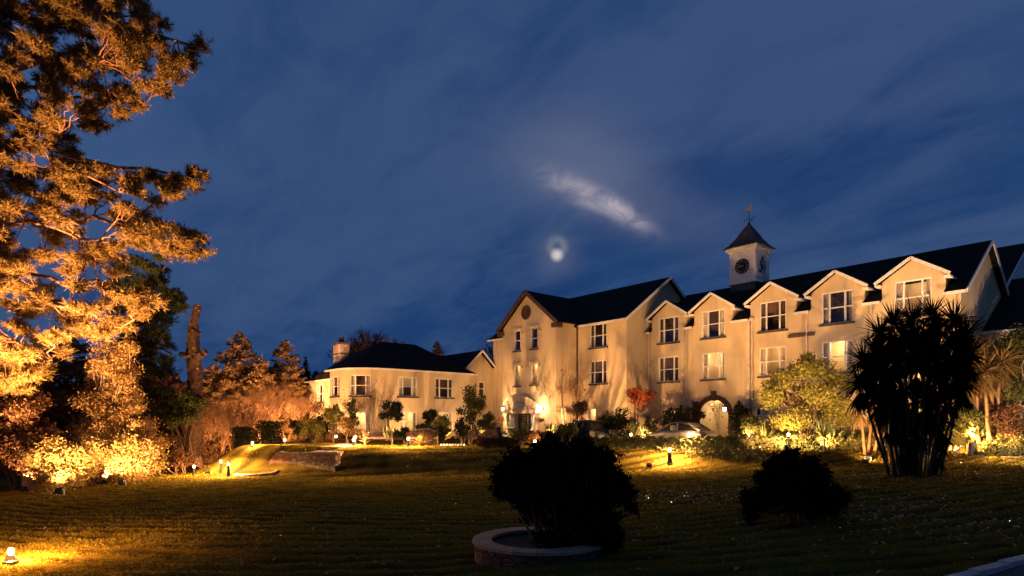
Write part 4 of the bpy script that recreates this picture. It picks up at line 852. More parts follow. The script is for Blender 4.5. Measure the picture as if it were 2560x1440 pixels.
def small_tree(px, Y, top, low, wpx, m, lb, seed, n, leaf=.12, wood='bark', r=.045, name='small_tree', stems=2, dens=.35):
    b = gp(px, Y, -.05); z1 = HC+(HY-top)/F*Y; z0 = HC+(HY-low)/F*Y; W = wpx/F*Y/2; c = np.array([b[0], b[1], (z0+z1)/2]); bl = lumps(c, (W*.85, W*.85, (z1-z0)/2*.85), 12, W*.34, seed); rg = random.Random(seed); S = []
    for k in range(stems): S += limb(b, c+np.array([rg.uniform(-.3, .3), rg.uniform(-.3, .3), 0]), r, r*.6, 6, .15, 0, rg)
    for q, rr in bl[1:]: S += limb(c-np.array([0, 0, (z1-z0)*.3]), q, r*.5, .008, 4, .3, 0, rg)
    return tree_obj(name, b, lb, 'tree', S, wood, leafmesh(blobpts(bl, n, dens), leaf, .5), m)
small_tree(977, 43.5, 1003, 1062, 74, 'dkgrn', 'dark round headed tree left of the middle window of the low wing', 201, 3400)
small_tree(1075, 43, 1018, 1076, 48, 'dkgrn', 'narrow dark tree between the two ground floor windows of the low wing', 202, 2200)
small_tree(1180, 42, 966, 1085, 78, 'grn_l', 'tall open leafy tree before the inner corner of the courtyard', 203, 2700, leaf=.15, dens=.2)
small_tree(1592, 42.5, 966, 1032, 84, 'redmaple', 'small red leaved maple before the wing', 204, 2300, leaf=.15, wood='twig', dens=.2)
small_tree(1455, 42.5, 1000, 1048, 62, 'brown_l', 'thin dark leaved small tree before the white side door', 205, 1500, dens=.2)
baretree(925, 47, 955, 'bare wall shrub beside the upper bow window', 211, levels=4, spread=.4, r0=.03, stems=3, name='wall_shrub', leafm_='birch_l', nl=350)
baretree(1700, 43.8, 945, 'thin pale stems reaching up the wing wall', 212, levels=4, spread=.35, r0=.025, stems=3, name='wall_shrub', wood='birch', leafm_='birch_l', nl=160)
baretree(1415, 46, 900, 'slender bare climber on the main block wall', 213, levels=4, spread=.4, r0=.03, stems=4, name='wall_shrub', leafm_='birch_l', nl=260)
baretree(1800, 42.6, 1000, 'slim bare shoot trained beside the arch', 214, levels=3, spread=.25, r0=.02, stems=1, name='wall_shrub', leafm_='brown_l', nl=60)
# mixed beds that read as one mass along the walls
def bed(name, path, n, wd, hh, m, label, leaf=.12, seed=1):
    rg = np.random.default_rng(seed); path = [np.array(p, float) for p in path]; sl = rg.integers(0, len(path)-1, n//40); t = rg.random(n//40); out = []
    for k, tt in zip(sl, t):
        q = path[k]*(1-tt)+path[k+1]*tt; q = P(q[0], q[1]+rg.uniform(-wd, wd)); h = hh*rg.uniform(.3, 1.25); r = rg.uniform(.2, .5); c = np.array([q[0], q[1], gz(q[0], q[1])+h*.5]); out.append(c+RNG.normal(size=(40, 3))*np.array([r, r, h*.42])*.6)
    C = np.concatenate(out); C[:, 2] = np.maximum(C[:, 2], ground(C[:, 0], C[:, 1])+.02); V, Fc = leafmesh(C, leaf, .5); tag(link_mesh(name, V, Fc, m), label, 'flower bed', kind='stuff')
bed('flower_bed', [(-9.3, -3.0), (-4.9, -3.0), (-4.2, -.8), (-.9, -.7)], 9000, .3, .9, 'dkgrn', 'dark bed of mixed plants along the main block and wing wall', seed=1)
bed('flower_bed', [(2.9, -1.0), (14.5, -1.0)], 12000, .5, 1.2, 'grn_l', 'green bed of mixed plants along the wing right of the arch', seed=2)
bed('flower_bed', [(-18.9, -6.0), (-18.9, -14.5), (-20.8, -17.4), (-24.5, -17.7), (-27, -13.4)], 11000, .3, .7, 'brown_l', 'russet bed of mixed plants round the low wing and bow', seed=3)
bed('flower_bed', [(-16.5, -9.5), (-10.2, -9.2), (-6.0, -11.2)], 8000, .8, .7, 'brown_l', 'low flowering bed before the porch', leaf=.1, seed=4)
bed('flower_bed', [(-2.0, -10.4), (6.0, -10.6), (9.5, -9.0)], 9000, .7, .7, 'hedge', 'low bright bed behind the hedge before the arch', leaf=.1, seed=5)
# the great yellow lit bush
b = gp(2012, 34.2, 0); rg = random.Random(77); bl = []
for (px, py, r) in ((1950, 950, .8), (2000, 925, .8), (2050, 920, .8), (2090, 950, .7), (1930, 1000, .8), (1985, 985, 1.), (2045, 985, 1.), (2100, 1000, .8), (1945, 1050, .7), (2000, 1040, .9), (2060, 1040, .8), (2110, 1045, .7), (1925, 970, .5), (2115, 965, .5), (2030, 905, .55)):
    for k in (0, 1): bl.append((at(px+rg.uniform(-12, 12), py+rg.uniform(-10, 10), 34.2+rg.uniform(-.9, .9)), (r*.8, r*.8, r*.7)))
shrub('shrub', 2012, 34.2, 0, 0, 'yel_l', 'great round bush lit bright yellow before the wing', n=20000, leaf=.12, blobs=bl, stems=7, r0=.07, seed=78)
# hedge rows and low box edging
def hedge(p0, p1, w_, h, n, m, label, leaf=.075, group=None):
    p0, p1 = np.array(p0, float), np.array(p1, float); t = RNG.random(n); q = p0[None]+(p1-p0)[None]*t[:, None]; d = (p1-p0)/np.linalg.norm(p1-p0); s_ = np.array([-d[1], d[0]])
    face = RNG.random(n); off = np.where(face < .45, RNG.uniform(-.5, .5, n), np.where(face < .8, -.5, .5))*w_; zz_ = np.where(face < .45, h, RNG.random(n)*h)
    X_ = q[:, 0]+s_[0]*off; Y_ = q[:, 1]+s_[1]*off; C = np.stack([X_, Y_, ground(X_, Y_)+zz_*(.9+.16*np.sin(t*60)+.1*np.sin(t*173))], 1)+RNG.normal(size=(n, 3))*.05
    base = np.array([*((p0+p1)/2), gz(*((p0+p1)/2))]); root = empty('hedge', base, label, 'hedge', group); V, Fc = leafmesh(C, leaf*1.4, .6); link_mesh('foliage', V, Fc, m, root)
    S = [[*(p0+(p1-p0)*k/14), gz(*(p0+(p1-p0)*k/14))-.02, *(p0+(p1-p0)*k/14+RNG.normal(size=2)*.06), gz(*(p0+(p1-p0)*k/14))+h*.8, .015, .01] for k in range(15)]; V, Fc = segs_mesh(S, 3); link_mesh('stem', V, Fc, 'bark', root)
g2 = lambda px, Y: ((px-1280)/F*Y, Y)
hedge(g2(1480, 34), g2(1745, 33.4), .8, .55, 9000, 'hedge', 'low hedge in front of the black and silver cars')
hedge(g2(1750, 33.2), g2(1960, 32.6), .8, .62, 8000, 'hedge', 'low hedge below the brick arch')
hedge(g2(1985, 32.5), g2(2230, 31.9), .9, .66, 11000, 'hedge', 'low hedge between the great yellow bush and the big cabbage palm')
hedge(g2(1195, 34.6), g2(1300, 34.2), .7, .5, 3400, 'brown_l', 'low flowering edging by the fountain')
hedge(g2(2478, 29.2), g2(2700, 29.2), .9, .5, 4200, 'hedge', 'low shrubs beyond the lane at the far right')
# ---- cabbage palms
def sword_head(c, n, ln, wd, up=.15, low=-.75):
    d = RNG.normal(size=(n*2, 3)); d = unit(d); d = d[d[:, 2] > low][:n]; m = len(d); d = unit(d+np.array([0, 0, up])); s = unit(np.cross(d, np.array([0, 0, 1.])+RNG.normal(size=(m, 3))*.3)); L_ = ln*(.7+.45*RNG.random((m, 1)))
    V = []; K_ = 4; p = np.repeat(c[None], m, 0)+d*.04
    dd = d.copy(); pts_ = [p]
    for k in range(K_): dd = unit(dd+np.array([0, 0, -.13-.05*k])*(1.1-np.abs(d[:, 2:3]))); p = p+dd*L_/K_; pts_.append(p)
    W_ = [.5, 1., .9, .6, .08]
    for k in range(K_+1): V.append(pts_[k]-s*wd*.5*W_[k]); V.append(pts_[k]+s*wd*.5*W_[k])
    V = np.stack(V, 1).reshape(-1, 3); base = np.arange(m)[:, None]*2*(K_+1)
    Fc = np.concatenate([np.concatenate([base+2*k, base+2*k+1, base+2*k+3, base+2*k+2], 1) for k in range(K_)]); return V, Fc
def cabbage(px, Y, heads, label, m, n=110, ln=.85, wd=.05, wood='bark', r=.13, dz=-.1, skirt=.0, spread_=.35, seed=1, low=-.75):
    b = gp(px, Y, dz); rg = random.Random(seed); root = empty('cabbage_palm', b, label, 'palm'); S = []; out = []
    for (hx, hy, dY) in heads:
        c = at(hx, hy, Y+dY); q = b+np.array([(c[0]-b[0])*.45+rg.uniform(-.15, .15), (c[1]-b[1])*.45+rg.uniform(-spread_, spread_), 0]); S += limb(q, c, r, r*.55, 6, .06, 0, rg); out.append(sword_head(c, n, ln, wd, low=low))
        if skirt: out.append(sword_head(c-np.array([0, 0, .3]), int(n*skirt), ln*.95, wd*.8, up=-1.6, low=-1))
    V, Fc = segs_mesh(S, 7); link_mesh('trunk', V, Fc, wood, root); V, Fc = cat_meshes(out); link_mesh('crown', V, Fc, m, root)
H_ = [(2190, 880, -.6), (2180, 940, .3), (2200, 835, .3), (2235, 815, -.5), (2240, 880, .5), (2235, 950, -.2), (2280, 800, 0), (2290, 850, .8), (2290, 920, -.8), (2330, 790, .5), (2340, 830, -.6), (2345, 890, .2), (2340, 955, -.3), (2385, 805, -.2), (2390, 860, .6), (2395, 920, -.5), (2410, 840, 0), (2420, 890, .4), (2265, 990, .5), (2370, 985, .3), (2205, 985, -.4), (2310, 1000, -.5), (2160, 905, .2), (2405, 960, -.2), (2312, 870, -1.0), (2260, 850, -1.0), (2368, 930, -1.0), (2215, 920, -1.0), (2235, 1040, -.4), (2290, 1060, -.3), (2345, 1050, -.2), (2265, 1100, -.3), (2330, 1110, .2), (2215, 1010, .5), (2150, 960, 0)]
cabbage(2285, 22.8, H_, 'huge black many stemmed cabbage palm standing before the wing', 'blackl', n=170, ln=.92, wd=.045, wood='black', r=.07, skirt=.85, seed=2)
cabbage(2462, 30.3, [(2440, 895, 0), (2475, 880, .4), (2505, 905, -.3), (2460, 930, -.5), (2495, 950, .3), (2430, 950, .2), (2520, 880, .2)], 'cabbage palm lit warm from below, right of the huge black one', 'swordw', n=130, ln=1.15, wd=.055, wood='twig', r=.10, dz=-.1, skirt=.7, seed=3)
cabbage(2165, 30.5, [(2150, 1015, 0), (2185, 1010, .3), (2205, 1030, -.2)], 'low cabbage palm glowing orange between the yellow bush and the huge black one', 'swordw', n=110, ln=1.0, wd=.05, wood='twig', r=.08, skirt=.6, seed=4)
for i, (s_0, t_0, h0, lb) in enumerate(((-6.6, -6.3, .9, 'tall spiky plant throwing its shadow on the main block'), (-8.6, -6.6, .5, 'spiky plant beside the entrance gable corner'), (-10.4, -7.4, .7, 'spiky plant right of the right porch lantern'), (-15.0, -8.6, .35, 'spiky plant left of the fountain'), (-17.3, -12.0, .4, 'spiky plant before the nearer low wing window'), (-17.0, -8.4, .5, 'spiky plant before the farther low wing window'), (-.6, -6.9, .6, 'spiky plant left of the silver car'), (10.6, -5.6, .7, 'spiky plant below the fourth dormer'), (-7.2, -6.0, .15, 'spiky plant added to shadow the main block wall'), (-8.4, -6.75, .15, 'spiky plant added to shadow the corner by the entrance gable'), (-14.55, -7.7, .15, 'spiky plant added left of the double door to shadow the gable'), (-16.5, -10.6, .12, 'spiky plant added to shadow the low wing wall'), (-17.3, -15.5, .12, 'spiky plant added to shadow the bow'), (-2.0, -4.1, .15, 'spiky plant added to shadow the wing left of the arch'), (10.4, -4.2, .2, 'spiky plant added to shadow the wing below the fourth dormer'), (6.7, -4.3, .2, 'spiky plant added to shadow the wall below the dark ledge'))):
    p = P(s_0, t_0); b = np.array([p[0], p[1], gz(p[0], p[1])]); o = empty('spiky_plant', b, lb, 'plant'); V, Fc = sword_head(b+np.array([0, 0, h0]), 36 if h0 < .3 else 60, 1.25 if h0 < .3 else .95, .085 if h0 < .3 else .05, up=1.1, low=-.05); link_mesh('foliage', V, Fc, 'sword', o); V, Fc = segs_mesh(limb(b, b+np.array([0, 0, h0]), .06, .05, 3, .05), 6); link_mesh('stem', V, Fc, 'bark', o)  # low ones are added in floodlight beams to throw leaf shadows on walls
for i, (px, Y, lb) in enumerate(((915, 38.8, 'spiky red leaved plant left of the first bench'), (1052, 37.2, 'spiky plant in front of the brick bench'), (1462, 42.0, 'spiky plant behind the black car roof'))):
    b = gp(px, Y, 0); o = empty('spiky_plant', b, lb, 'plant'); V, Fc = sword_head(b+np.array([0, 0, .1 if i < 2 else .9]), 70, .75, .05, up=.7, low=-.1); link_mesh('foliage', V, Fc, 'swordw', o)
    if i == 2: V, Fc = segs_mesh(limb(b, b+np.array([0, 0, .95]), .07, .05, 3, .05), 6); link_mesh('stem', V, Fc, 'bark', o)
# ---- tree at the far right with pale limbs
rg = random.Random(3); b = gp(2550, 30.6, -.1); S = limb(b, at(2545, 960, 30.6), .16, .1, 6, .1, 0, rg)
for (x, y) in ((2500, 1000), (2505, 1020), (2520, 975), (2590, 960), (2560, 900)): S += limb(at(2548, 1040, 30.6), at(x, y, 30.2), .07, .03, 6, .35, 0, rg)
bl = [(at(x, y, 30.7+rg.uniform(-1, 1)), (r*.85, r*.85, r*.7)) for (x, y, r) in ((2530, 860, .8), (2570, 840, .9), (2560, 910, 1.), (2600, 900, 1.2), (2520, 940, .6), (2545, 980, .7), (2590, 1000, .9), (2540, 1040, .5), (2510, 1060, .5), (2560, 1075, .6))]
tree_obj('small_tree', b, 'leafy tree with pale twisting limbs at the far right beside the lane', 'tree', S, 'birch', leafmesh(blobpts(bl, 13000, .3), .12, .5), 'grn_l')
shrub('shrub', 2500, 30.0, 2.2, 1.9, 'brown_l', 'brown green shrub right of the tall bollard lamp, under the warm palm', n=5000, leaf=.12, seed=301, lum=16, clear=0)
shrub('shrub', 2548, 29.6, 2.4, 1.3, 'yel_l', 'low shrub on the bank above the lane at the far right', n=4500, leaf=.12, seed=302, lum=16, clear=0)
shrub('shrub', 2425, 30.6, 1.5, 2.6, 'grn_l', 'green shrub behind the tall bollard lamp hiding the hotel corner', n=4500, leaf=.12, seed=303, lum=16, clear=0)
# ---- foreground bushes
def blackbush(px, Y, blobs_, label, n, seed, stems, leaf=.075, name='shrub'):
    b = gp(px, Y, -.02); rg = random.Random(seed); bl = []
    for (x, y, r) in blobs_:
        q = at(x, y, Y+rg.uniform(-.35, .35)*1.2); r_ = r/F*Y; bl.append((q, (r_*.8, r_*.9, r_*.75)))
        for k in range(4): d = unit(np.array([rg.gauss(0, 1), rg.gauss(0, 1), rg.gauss(0, 1)])); bl.append((q+d*r_*.72, (r_*.3, r_*.3, r_*.26)))
    root = empty(name, b, label, 'shrub'); S = []
    for k in range(stems):
        q = bl[rg.randrange(len(bl))][0]; S += limb(b+np.array([rg.uniform(-.3, .3), rg.uniform(-.2, .2), 0]), q, rg.uniform(.02, .04), .012, 6, .25, 0, rg)
    P_ = blobpts(bl, n, .35)
    # leafy shoots sticking out round the outline
    sp_ = []
    for k in range(420):
        q, r = bl[rg.randrange(len(bl))]; d = unit(np.array([rg.gauss(0, 1), rg.gauss(0, 1), rg.gauss(0, 1)+.3])); e0 = q+d*np.array(r)*.95; e1 = e0+unit(d+np.array([0, 0, .4]))*rg.uniform(.06, .2); S.append([*e0, *e1, .004, .003]); sp_.append(e0+(e1-e0)*RNG.random((7, 1))+RNG.normal(size=(7, 3))*.012)
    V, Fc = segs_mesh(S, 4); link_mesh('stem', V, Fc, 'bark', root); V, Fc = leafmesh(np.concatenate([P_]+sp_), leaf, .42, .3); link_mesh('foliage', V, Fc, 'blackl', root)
blackbush(1385, 12.0, [(1320, 1180, 62), (1380, 1145, 62), (1440, 1135, 55), (1495, 1165, 60), (1260, 1210, 42), (1300, 1240, 45), (1370, 1220, 80), (1450, 1210, 80), (1530, 1200, 55), (1560, 1245, 34), (1500, 1255, 55), (1330, 1280, 40), (1410, 1290, 55), (1470, 1300, 50), (1585, 1270, 18), (1250, 1185, 30), (1290, 1155, 35), (1540, 1290, 14)], 'black silhouetted bush growing from the round stone planter', 30000, 5, 22)
blackbush(1985, 14.4, [(1985, 1180, 52), (1930, 1205, 48), (2040, 1210, 50), (1900, 1250, 44), (1960, 1240, 60), (2030, 1255, 60), (2080, 1265, 38), (1975, 1150, 36), (1880, 1275, 34), (1940, 1165, 36), (2030, 1175, 40), (2090, 1240, 30), (1870, 1240, 26)], 'black rounded bush on the lawn right of the planter', 22000, 6, 12)
blackbush(1470, 11.6, [(1500, 1340, 34), (1540, 1345, 22), (1455, 1350, 34), (1405, 1358, 28), (1520, 1320, 26), (1480, 1310, 30), (1380, 1352, 24), (1350, 1345, 16), (1400, 1385, 24), (1450, 1385, 26), (1495, 1375, 24), (1530, 1365, 20)], 'low black plant spilling over the right side of the round planter', 14000, 8, 8)
# ---- round stone planter
pc_ = np.array([(1350-1280)/F*12.0, 12.0]); zb = gz(*pc_)
pl = empty('planter', (pc_[0], pc_[1], zb), 'round stone planter bed with a pale coping holding the black bush', 'planter')
def ring(r0, r1, z0, z1, n=48, gap=0.):
    mb = MB()
    for i in range(n):
        a, a2 = 2*math.pi*i/n, 2*math.pi*(i+1-gap)/n; k = len(mb.v)
        for (r, z) in ((r0, z0), (r1, z0), (r1, z1), (r0, z1)):
            for an in (a, a2): mb.v.append(np.array([pc_[0]+r*math.cos(an), pc_[1]+r*math.sin(an), z]))
        mb.f += [(k+2, k+3, k+5, k+4), (k+4, k+5, k+7, k+6), (k+6, k+7, k+1, k)]
        if gap: mb.f += [(k, k+2, k+4, k+6), (k+1, k+7, k+5, k+3)]
    return mb
ring(1.04, 1.30, zb-.35, -.81).build('wall', 'redstone', pl); ring(.98, 1.35, -.81, -.755, 19, .03).build('coping', 'cap', pl)
mb = MB(); k = [mb.pt(pc_[0]+1.05*math.cos(2*math.pi*i/32), pc_[1]+1.05*math.sin(2*math.pi*i/32), -.86) for i in range(32)]; mb.f.append(tuple(k)); mb.build('soil', 'soil', pl)
# ---- grass blades and fallen leaves
def scatter(n, f):
    out = []
    while sum(len(o) for o in out) < n:
        Y_ = 8.6*np.exp(RNG.random(n)*math.log(38/8.6)); X_ = (RNG.random(n)*1.9-.95)*Y_; k = f(X_, Y_); out.append(np.stack([X_[k], Y_[k]], 1))
    return np.concatenate(out)[:n]
XY = scatter(210000, lambda x, y: (x > -22+.0*y) & (np.hypot(x-pc_[0], y-pc_[1]) > 1.33) & ~((y > 33.5) & (x > 3)))
n = len(XY); zg = ground(XY[:, 0], XY[:, 1])+micro(XY[:, 0], XY[:, 1]); h = (.020+.0012*XY[:, 1])*(.4+.9*swath(XY[:, 0], XY[:, 1]))*(.6+.8*RNG.random(n)); wd = .0045+.00075*XY[:, 1]; a = RNG.random(n)*math.pi; c = np.stack([XY[:, 0], XY[:, 1], zg-.004], 1)
dv = np.stack([np.cos(a), np.sin(a), 0*a], 1)*wd[:, None]; tip = c+np.stack([RNG.normal(size=n)*.5*h, RNG.normal(size=n)*.5*h, h], 1)
V = np.stack([c-dv, c+dv, tip], 1).reshape(-1, 3); o = link_mesh('grass', V, np.arange(3*n).reshape(n, 3), 'blade'); tag(o, 'short mown grass blades over the lawns', 'grass', kind='stuff')
LX = []
for (px, Y, sx, sy, k) in ((1760, 19.5, 1.3, .8, 420), (1650, 21.5, 1.3, .8, 160), (2250, 16.5, 2.2, 1.8, 520), (2380, 13.6, 1.6, 1.2, 260), (2150, 14.5, 1.6, 1.2, 170), (2440, 24, 2.5, 2.5, 380), (1450, 14, 8, 5, 260), (700, 17, 6, 4, 170), (1850, 12, 4, 2, 120), (2300, 22, 1.5, 1., 200)):
    q = gp(px, Y); LX.append(np.stack([RNG.normal(size=k)*sx+q[0], RNG.normal(size=k)*sy+q[1]], 1))
LX = np.concatenate(LX); LX = LX[(LX[:, 1] > 8.5)]; zl = ground(LX[:, 0], LX[:, 1])+micro(LX[:, 0], LX[:, 1])+.035; C = np.stack([LX[:, 0], LX[:, 1], zl], 1); n = len(C)
a = RNG.random(n)*6.28; s_ = (.03+.03*RNG.random(n))[:, None]; d1 = np.stack([np.cos(a), np.sin(a), RNG.normal(size=n)*.35], 1)*s_; d2 = np.stack([-np.sin(a), np.cos(a), RNG.normal(size=n)*.35], 1)*s_*.6
V = np.stack([C-d1, C+d2+np.array([0, 0, .01]), C+d1, C-d2+np.array([0, 0, .01])], 1).reshape(-1, 3); o = link_mesh('fallen_leaves', V, np.arange(4*n).reshape(n, 4), 'litter'); tag(o, 'fallen leaves strewn over the lawn', 'fallen leaves', kind='stuff')
# ---- kerb at the bottom right
A_, B_ = np.array([5.2, 8.1]), np.array([11.6, 11.6]); d = (B_-A_)/np.linalg.norm(B_-A_); nr = np.array([-d[1], d[0]]); mb = MB(); L0 = np.linalg.norm(B_-A_); q = 0
while q < L0:
    p0, p1 = A_+d*q, A_+d*min(q+.9, L0); zc = gz(*((p0+p1)/2)); k = len(mb.v)
    for z in (zc-.1, zc+.13):
        for (p, s_) in ((p0+d*.006, 0), (p1, 0), (p1, -.17), (p0+d*.006, -.17)): mb.v.append(np.array([p[0]+nr[0]*s_, p[1]+nr[1]*s_, z]))
    mb.f += [(k+4, k+5, k+6, k+7), (k, k+1, k+5, k+4), (k+2, k+3, k+7, k+6), (k+1, k+2, k+6, k+5), (k+3, k, k+4, k+7)]; q += .9
tag(mb.build('kerb', 'kerb'), 'pale stone kerb crossing the bottom right corner', 'kerb')
sheet('near_drive', [A_-d*2-nr*.17, B_-nr*.17, B_-nr*4, A_-d*2-nr*4], 'asphalt', .05, 'dark tarmac inside the kerb at the bottom right', 'drive', 10)
# ---- stone retaining wall and garden steps at the left end of the terrace
def wallrun(p0, p1, z0, z1a, z1b, th, m, name, par):
    mb = MB(); p0, p1 = np.array(p0, float), np.array(p1, float); d = (p1-p0)/np.linalg.norm(p1-p0); n_ = np.array([-d[1], d[0]])*th
    for (p, z) in ((p0, z0), (p1, z0), (p1+n_, z0), (p0+n_, z0)): mb.v.append(np.array([p[0], p[1], z]))
    for (p, z) in ((p0, z1a), (p1, z1b), (p1+n_, z1b), (p0+n_, z1a)): mb.v.append(np.array([p[0], p[1], z]))
    mb.f = [(0, 1, 5, 4), (1, 2, 6, 5), (2, 3, 7, 6), (3, 0, 4, 7), (4, 5, 6, 7)]; return mb.build(name, m, par)
gw_ = empty('garden_wall', (*g2(760, 35), gz(*g2(760, 35))), 'stone retaining wall with a pale coping beside the terrace steps', 'wall')
wallrun(g2(727, 35.5), g2(838, 33.5), -1.7, -.30, -.22, .4, 'stone', 'stonework', gw_); wallrun(g2(672, 36.0), g2(690, 35.9), -1.8, -.9, -.33, .4, 'redstone', 'end_pier', gw_); wallrun(g2(690, 35.9), g2(727, 35.5), -1.8, -.33, -.30, .45, 'redstone', 'end_pier', gw_)  # end piers take the darker red stone to stand for unlit faces
wallrun(g2(776, 34.6), g2(842, 33.4), -.26, -.18, -.14, .5, 'cap', 'coping', gw_)
st_ = empty('garden_steps', gp(840, 37), 'pale stone steps climbing the bank at the left end of the terrace', 'steps')
for i in range(7):
    t = i/6; px, Yc = 822+t*52, 34.8+t*4.2; q = g2(px, Yc); zc = max(gz(*q), -.34+t*.36)+.03; mb = MB(); d = .65
    mb.box(q[0]-.75, q[0]+.75, q[1]-.30, q[1]+.30, zc-.25, zc); mb.build('step', 'cap', st_)
ed = empty('path_edging', gp(640, 34.5), 'low line of pale stones edging the path below the mound', 'edging'); mb = MB(); rg = random.Random(4)
for i in range(30):
    t = i/29; q = g2(588+t*104, 33.9+t*1.0-.8*math.sin(t*3.1)); z = gz(*q); s_ = rg.uniform(.10, .15); mb.lathe((q[0], q[1], z-.02), [(s_*.8, 0), (s_, .06), (s_*.8, .13), (.02, .16)], 7)
mb.build('stone', 'cap', ed)
fn = empty('rail_fence', gp(400, 41), 'wooden post and rail fence in the shade left of the dead trunk', 'fence')
for i in range(5):
    q = gp(378+i*22, 40.5); mb = MB(); mb.box(q[0]-.05, q[0]+.05, q[1]-.05, q[1]+.05, q[2]-.1, q[2]+1.1); mb.build('post', 'wood', fn)
for z in (.3, .6, .9):
    a, b2 = gp(374, 40.42), gp(470, 40.42); mb = MB(); mb.beam((a[0], a[1], a[2]+z), (b2[0], b2[1], b2[2]+z), .03, .09); mb.build('rail', 'wood', fn)
# ---- lamps
def lamp_light(kind, W_, parent, loc, aim=None, col=(1, .53, .20), size=.08, cone=120):
    ld = bpy.data.lights.new('lamp_light', kind); ld.energy = W_; ld.color = col; ld.shadow_soft_size = size
    o = bpy.data.objects.new('lamp_light', ld); COL.objects.link(o); o.parent = parent; o.location = loc
    if kind == 'SPOT': ld.spot_size = math.radians(cone); ld.spot_blend = .6 if cone < 170 else .08; o.rotation_euler = Vector(aim).to_track_quat('-Z', 'Y').to_euler()
    return o
def bollard_proto(h, r):
    root = empty('bollard_lamp', (0, 0, 0)); mb = MB(); mb.lathe((0, 0, 0), [(r*1.7, -.05), (r*1.7, .03), (r*1.35, .05), (r*.85, h)], 10); mb.build('post', 'black', root, local=True)
    mb = MB(); mb.lathe((0, 0, h), [(.04, 0), (.06, .03), (.066, .08), (.05, .13), (.02, .15)], 12); mb.build('lamp_head', 'bulb', root, smoothed=True, local=True); return root
protos = {}
def bollard(px, Y, zl, label, W_=60, h=None, r=.07, group='bollard lamps about the garden', col=(1, .53, .20)):
    g = gp(px, Y); hh = round((zl if h is None else h), 2); key = (hh, r)
    if key not in protos: protos[key] = root = bollard_proto(hh, r)
    else:
        p0 = protos[key]; root = p0.copy(); COL.objects.link(root)
        for c in p0.children:
            if c.type == 'MESH': q = c.copy(); COL.objects.link(q); q.parent = root
    root.location = tuple(g); tag(root, label, 'lamp', group); lamp_light('POINT', min(W_, 150+W_*.16), root, (0, 0, hh+.30), col=col); lamp_light('SPOT', W_, root, (0, 0, hh+.32), aim=(0, 0, -1), cone=177, col=col); return root
BW = 90
bollard(1674, 30.2, .60, 'bollard lamp on the lawn before the low hedge, left of the arch', 2300, r=.10)
bollard(2432, 29.4, .88, 'tall thick bollard lamp on the far right lawn by the lane', 2400, r=.15)
bollard(1971, 33, .72, 'bollard lamp in front of the great yellow bush', 900)
bollard(1021, 35.5, .42, 'bollard lamp on the terrace edge before the brick bench', 3000); bollard(884, 36.5, .30, 'bollard lamp at the head of the garden steps', 2600); bollard(888, 38.5, .42, 'bollard lamp close behind the one at the head of the steps', 300)
bollard(840, 41, .40, 'small lamp at the foot of the bow', 160); bollard(712, 39.5, .22, 'path lamp right of the larger yew', 500); bollard(631, 38.6, .12, 'path lamp between the two dark yews', 700)
bollard(552, 36.2, .62, 'path lamp left of a pair at the path end', 1500); bollard(571, 33.6, .62, 'path lamp right of a pair, by the pale stone edging', 2600)
bollard(1240, 38.5, .12, 'small lamp left of the fountain basin', 120); bollard(1337, 36, .25, 'small lamp just over the top of the planter bush', 120); bollard(1577, 37.2, .62, 'lamp under the small red maple', 180)
bollard(1721, 34.3, .60, 'lamp in front of the silver car door', 160); bollard(1783, 37, .45, 'small lantern in the bed before the arch', 60); bollard(1871, 36.2, .60, 'lamp in the bed right of the arch', 200)
def flood(x, y, aim, W_, label, cone=110, dz=.0, col=(1, .53, .20), s_=1., face=True, group='ground floodlights', size=.03):
    z = gz(x, y)+dz; root = empty('floodlight', (x, y, z), label, 'floodlight', group); a = Vector(aim)-Vector((x, y, z+.2)); yaw = math.atan2(a.y, a.x); root.rotation_euler = (0, 0, yaw); pit = math.atan2(a.z, math.hypot(a.x, a.y))
    mb = MB(); mb.box(-.06*s_, .06*s_, -.13*s_, -.11*s_, 0, .22*s_); mb.box(-.06*s_, .06*s_, .11*s_, .13*s_, 0, .22*s_); mb.box(-.09*s_, .09*s_, -.15*s_, .15*s_, -.04, .02); mb.build('bracket', 'black', root, local=True)
    c, sn = math.cos(pit), math.sin(pit); fr = lambda p, q, r: np.array([p*c-r*sn, q, .2*s_+p*sn+r*c]); mb = MB(fr); mb.box(-.12*s_, .04*s_, -.105*s_, .105*s_, -.08*s_, .08*s_); mb.build('housing', 'black', root, local=True)
    mb = MB(fr); mb.box(.036*s_, .043*s_, -.09*s_, .09*s_, -.065*s_, .065*s_); mb.build('lens', 'bulb', root, local=True)
    lamp_light('SPOT', W_, root, tuple(fr(.10*s_, 0, 0)), aim=(c, 0, sn), cone=cone, col=col, size=size)
OR = (1, .45, .12)
q = g2(27, 13.2); mb = MB()
lw = bollard(27, 13.2, .16, 'glaring lamp set low on the lawn at the bottom left', 2200, col=(1, .42, .10), r=.09)
x, y = g2(485, 35.3); bollard(485, 35.3, .45, 'orange lamp before the foot of the dead trunk', 1100, col=OR); flood(x+.6, y+.4, (x-.2, 38.5, 3), 120, 'floodlight aimed up the dead trunk', 75, col=(1, .42, .13))
x, y = g2(150, 26.9); flood(x, y, (x-1.0, y+5, 9), 9500, 'floodlight at the lawn edge under the nearer yellow shrub', 130, col=(1, .52, .20), s_=1.3)
x, y = g2(305, 30.2); flood(x, y, (x-.5, y+4.6, 6), 7000, 'floodlight at the lawn edge under the farther yellow shrub', 130, col=(1, .53, .20), s_=1.3)
x, y = g2(-60, 25.5); flood(x, y, (-24, 28.8, 13), 38000, 'floodlight aimed high into the giant pine', 95, col=(1, .48, .18), s_=1.3)
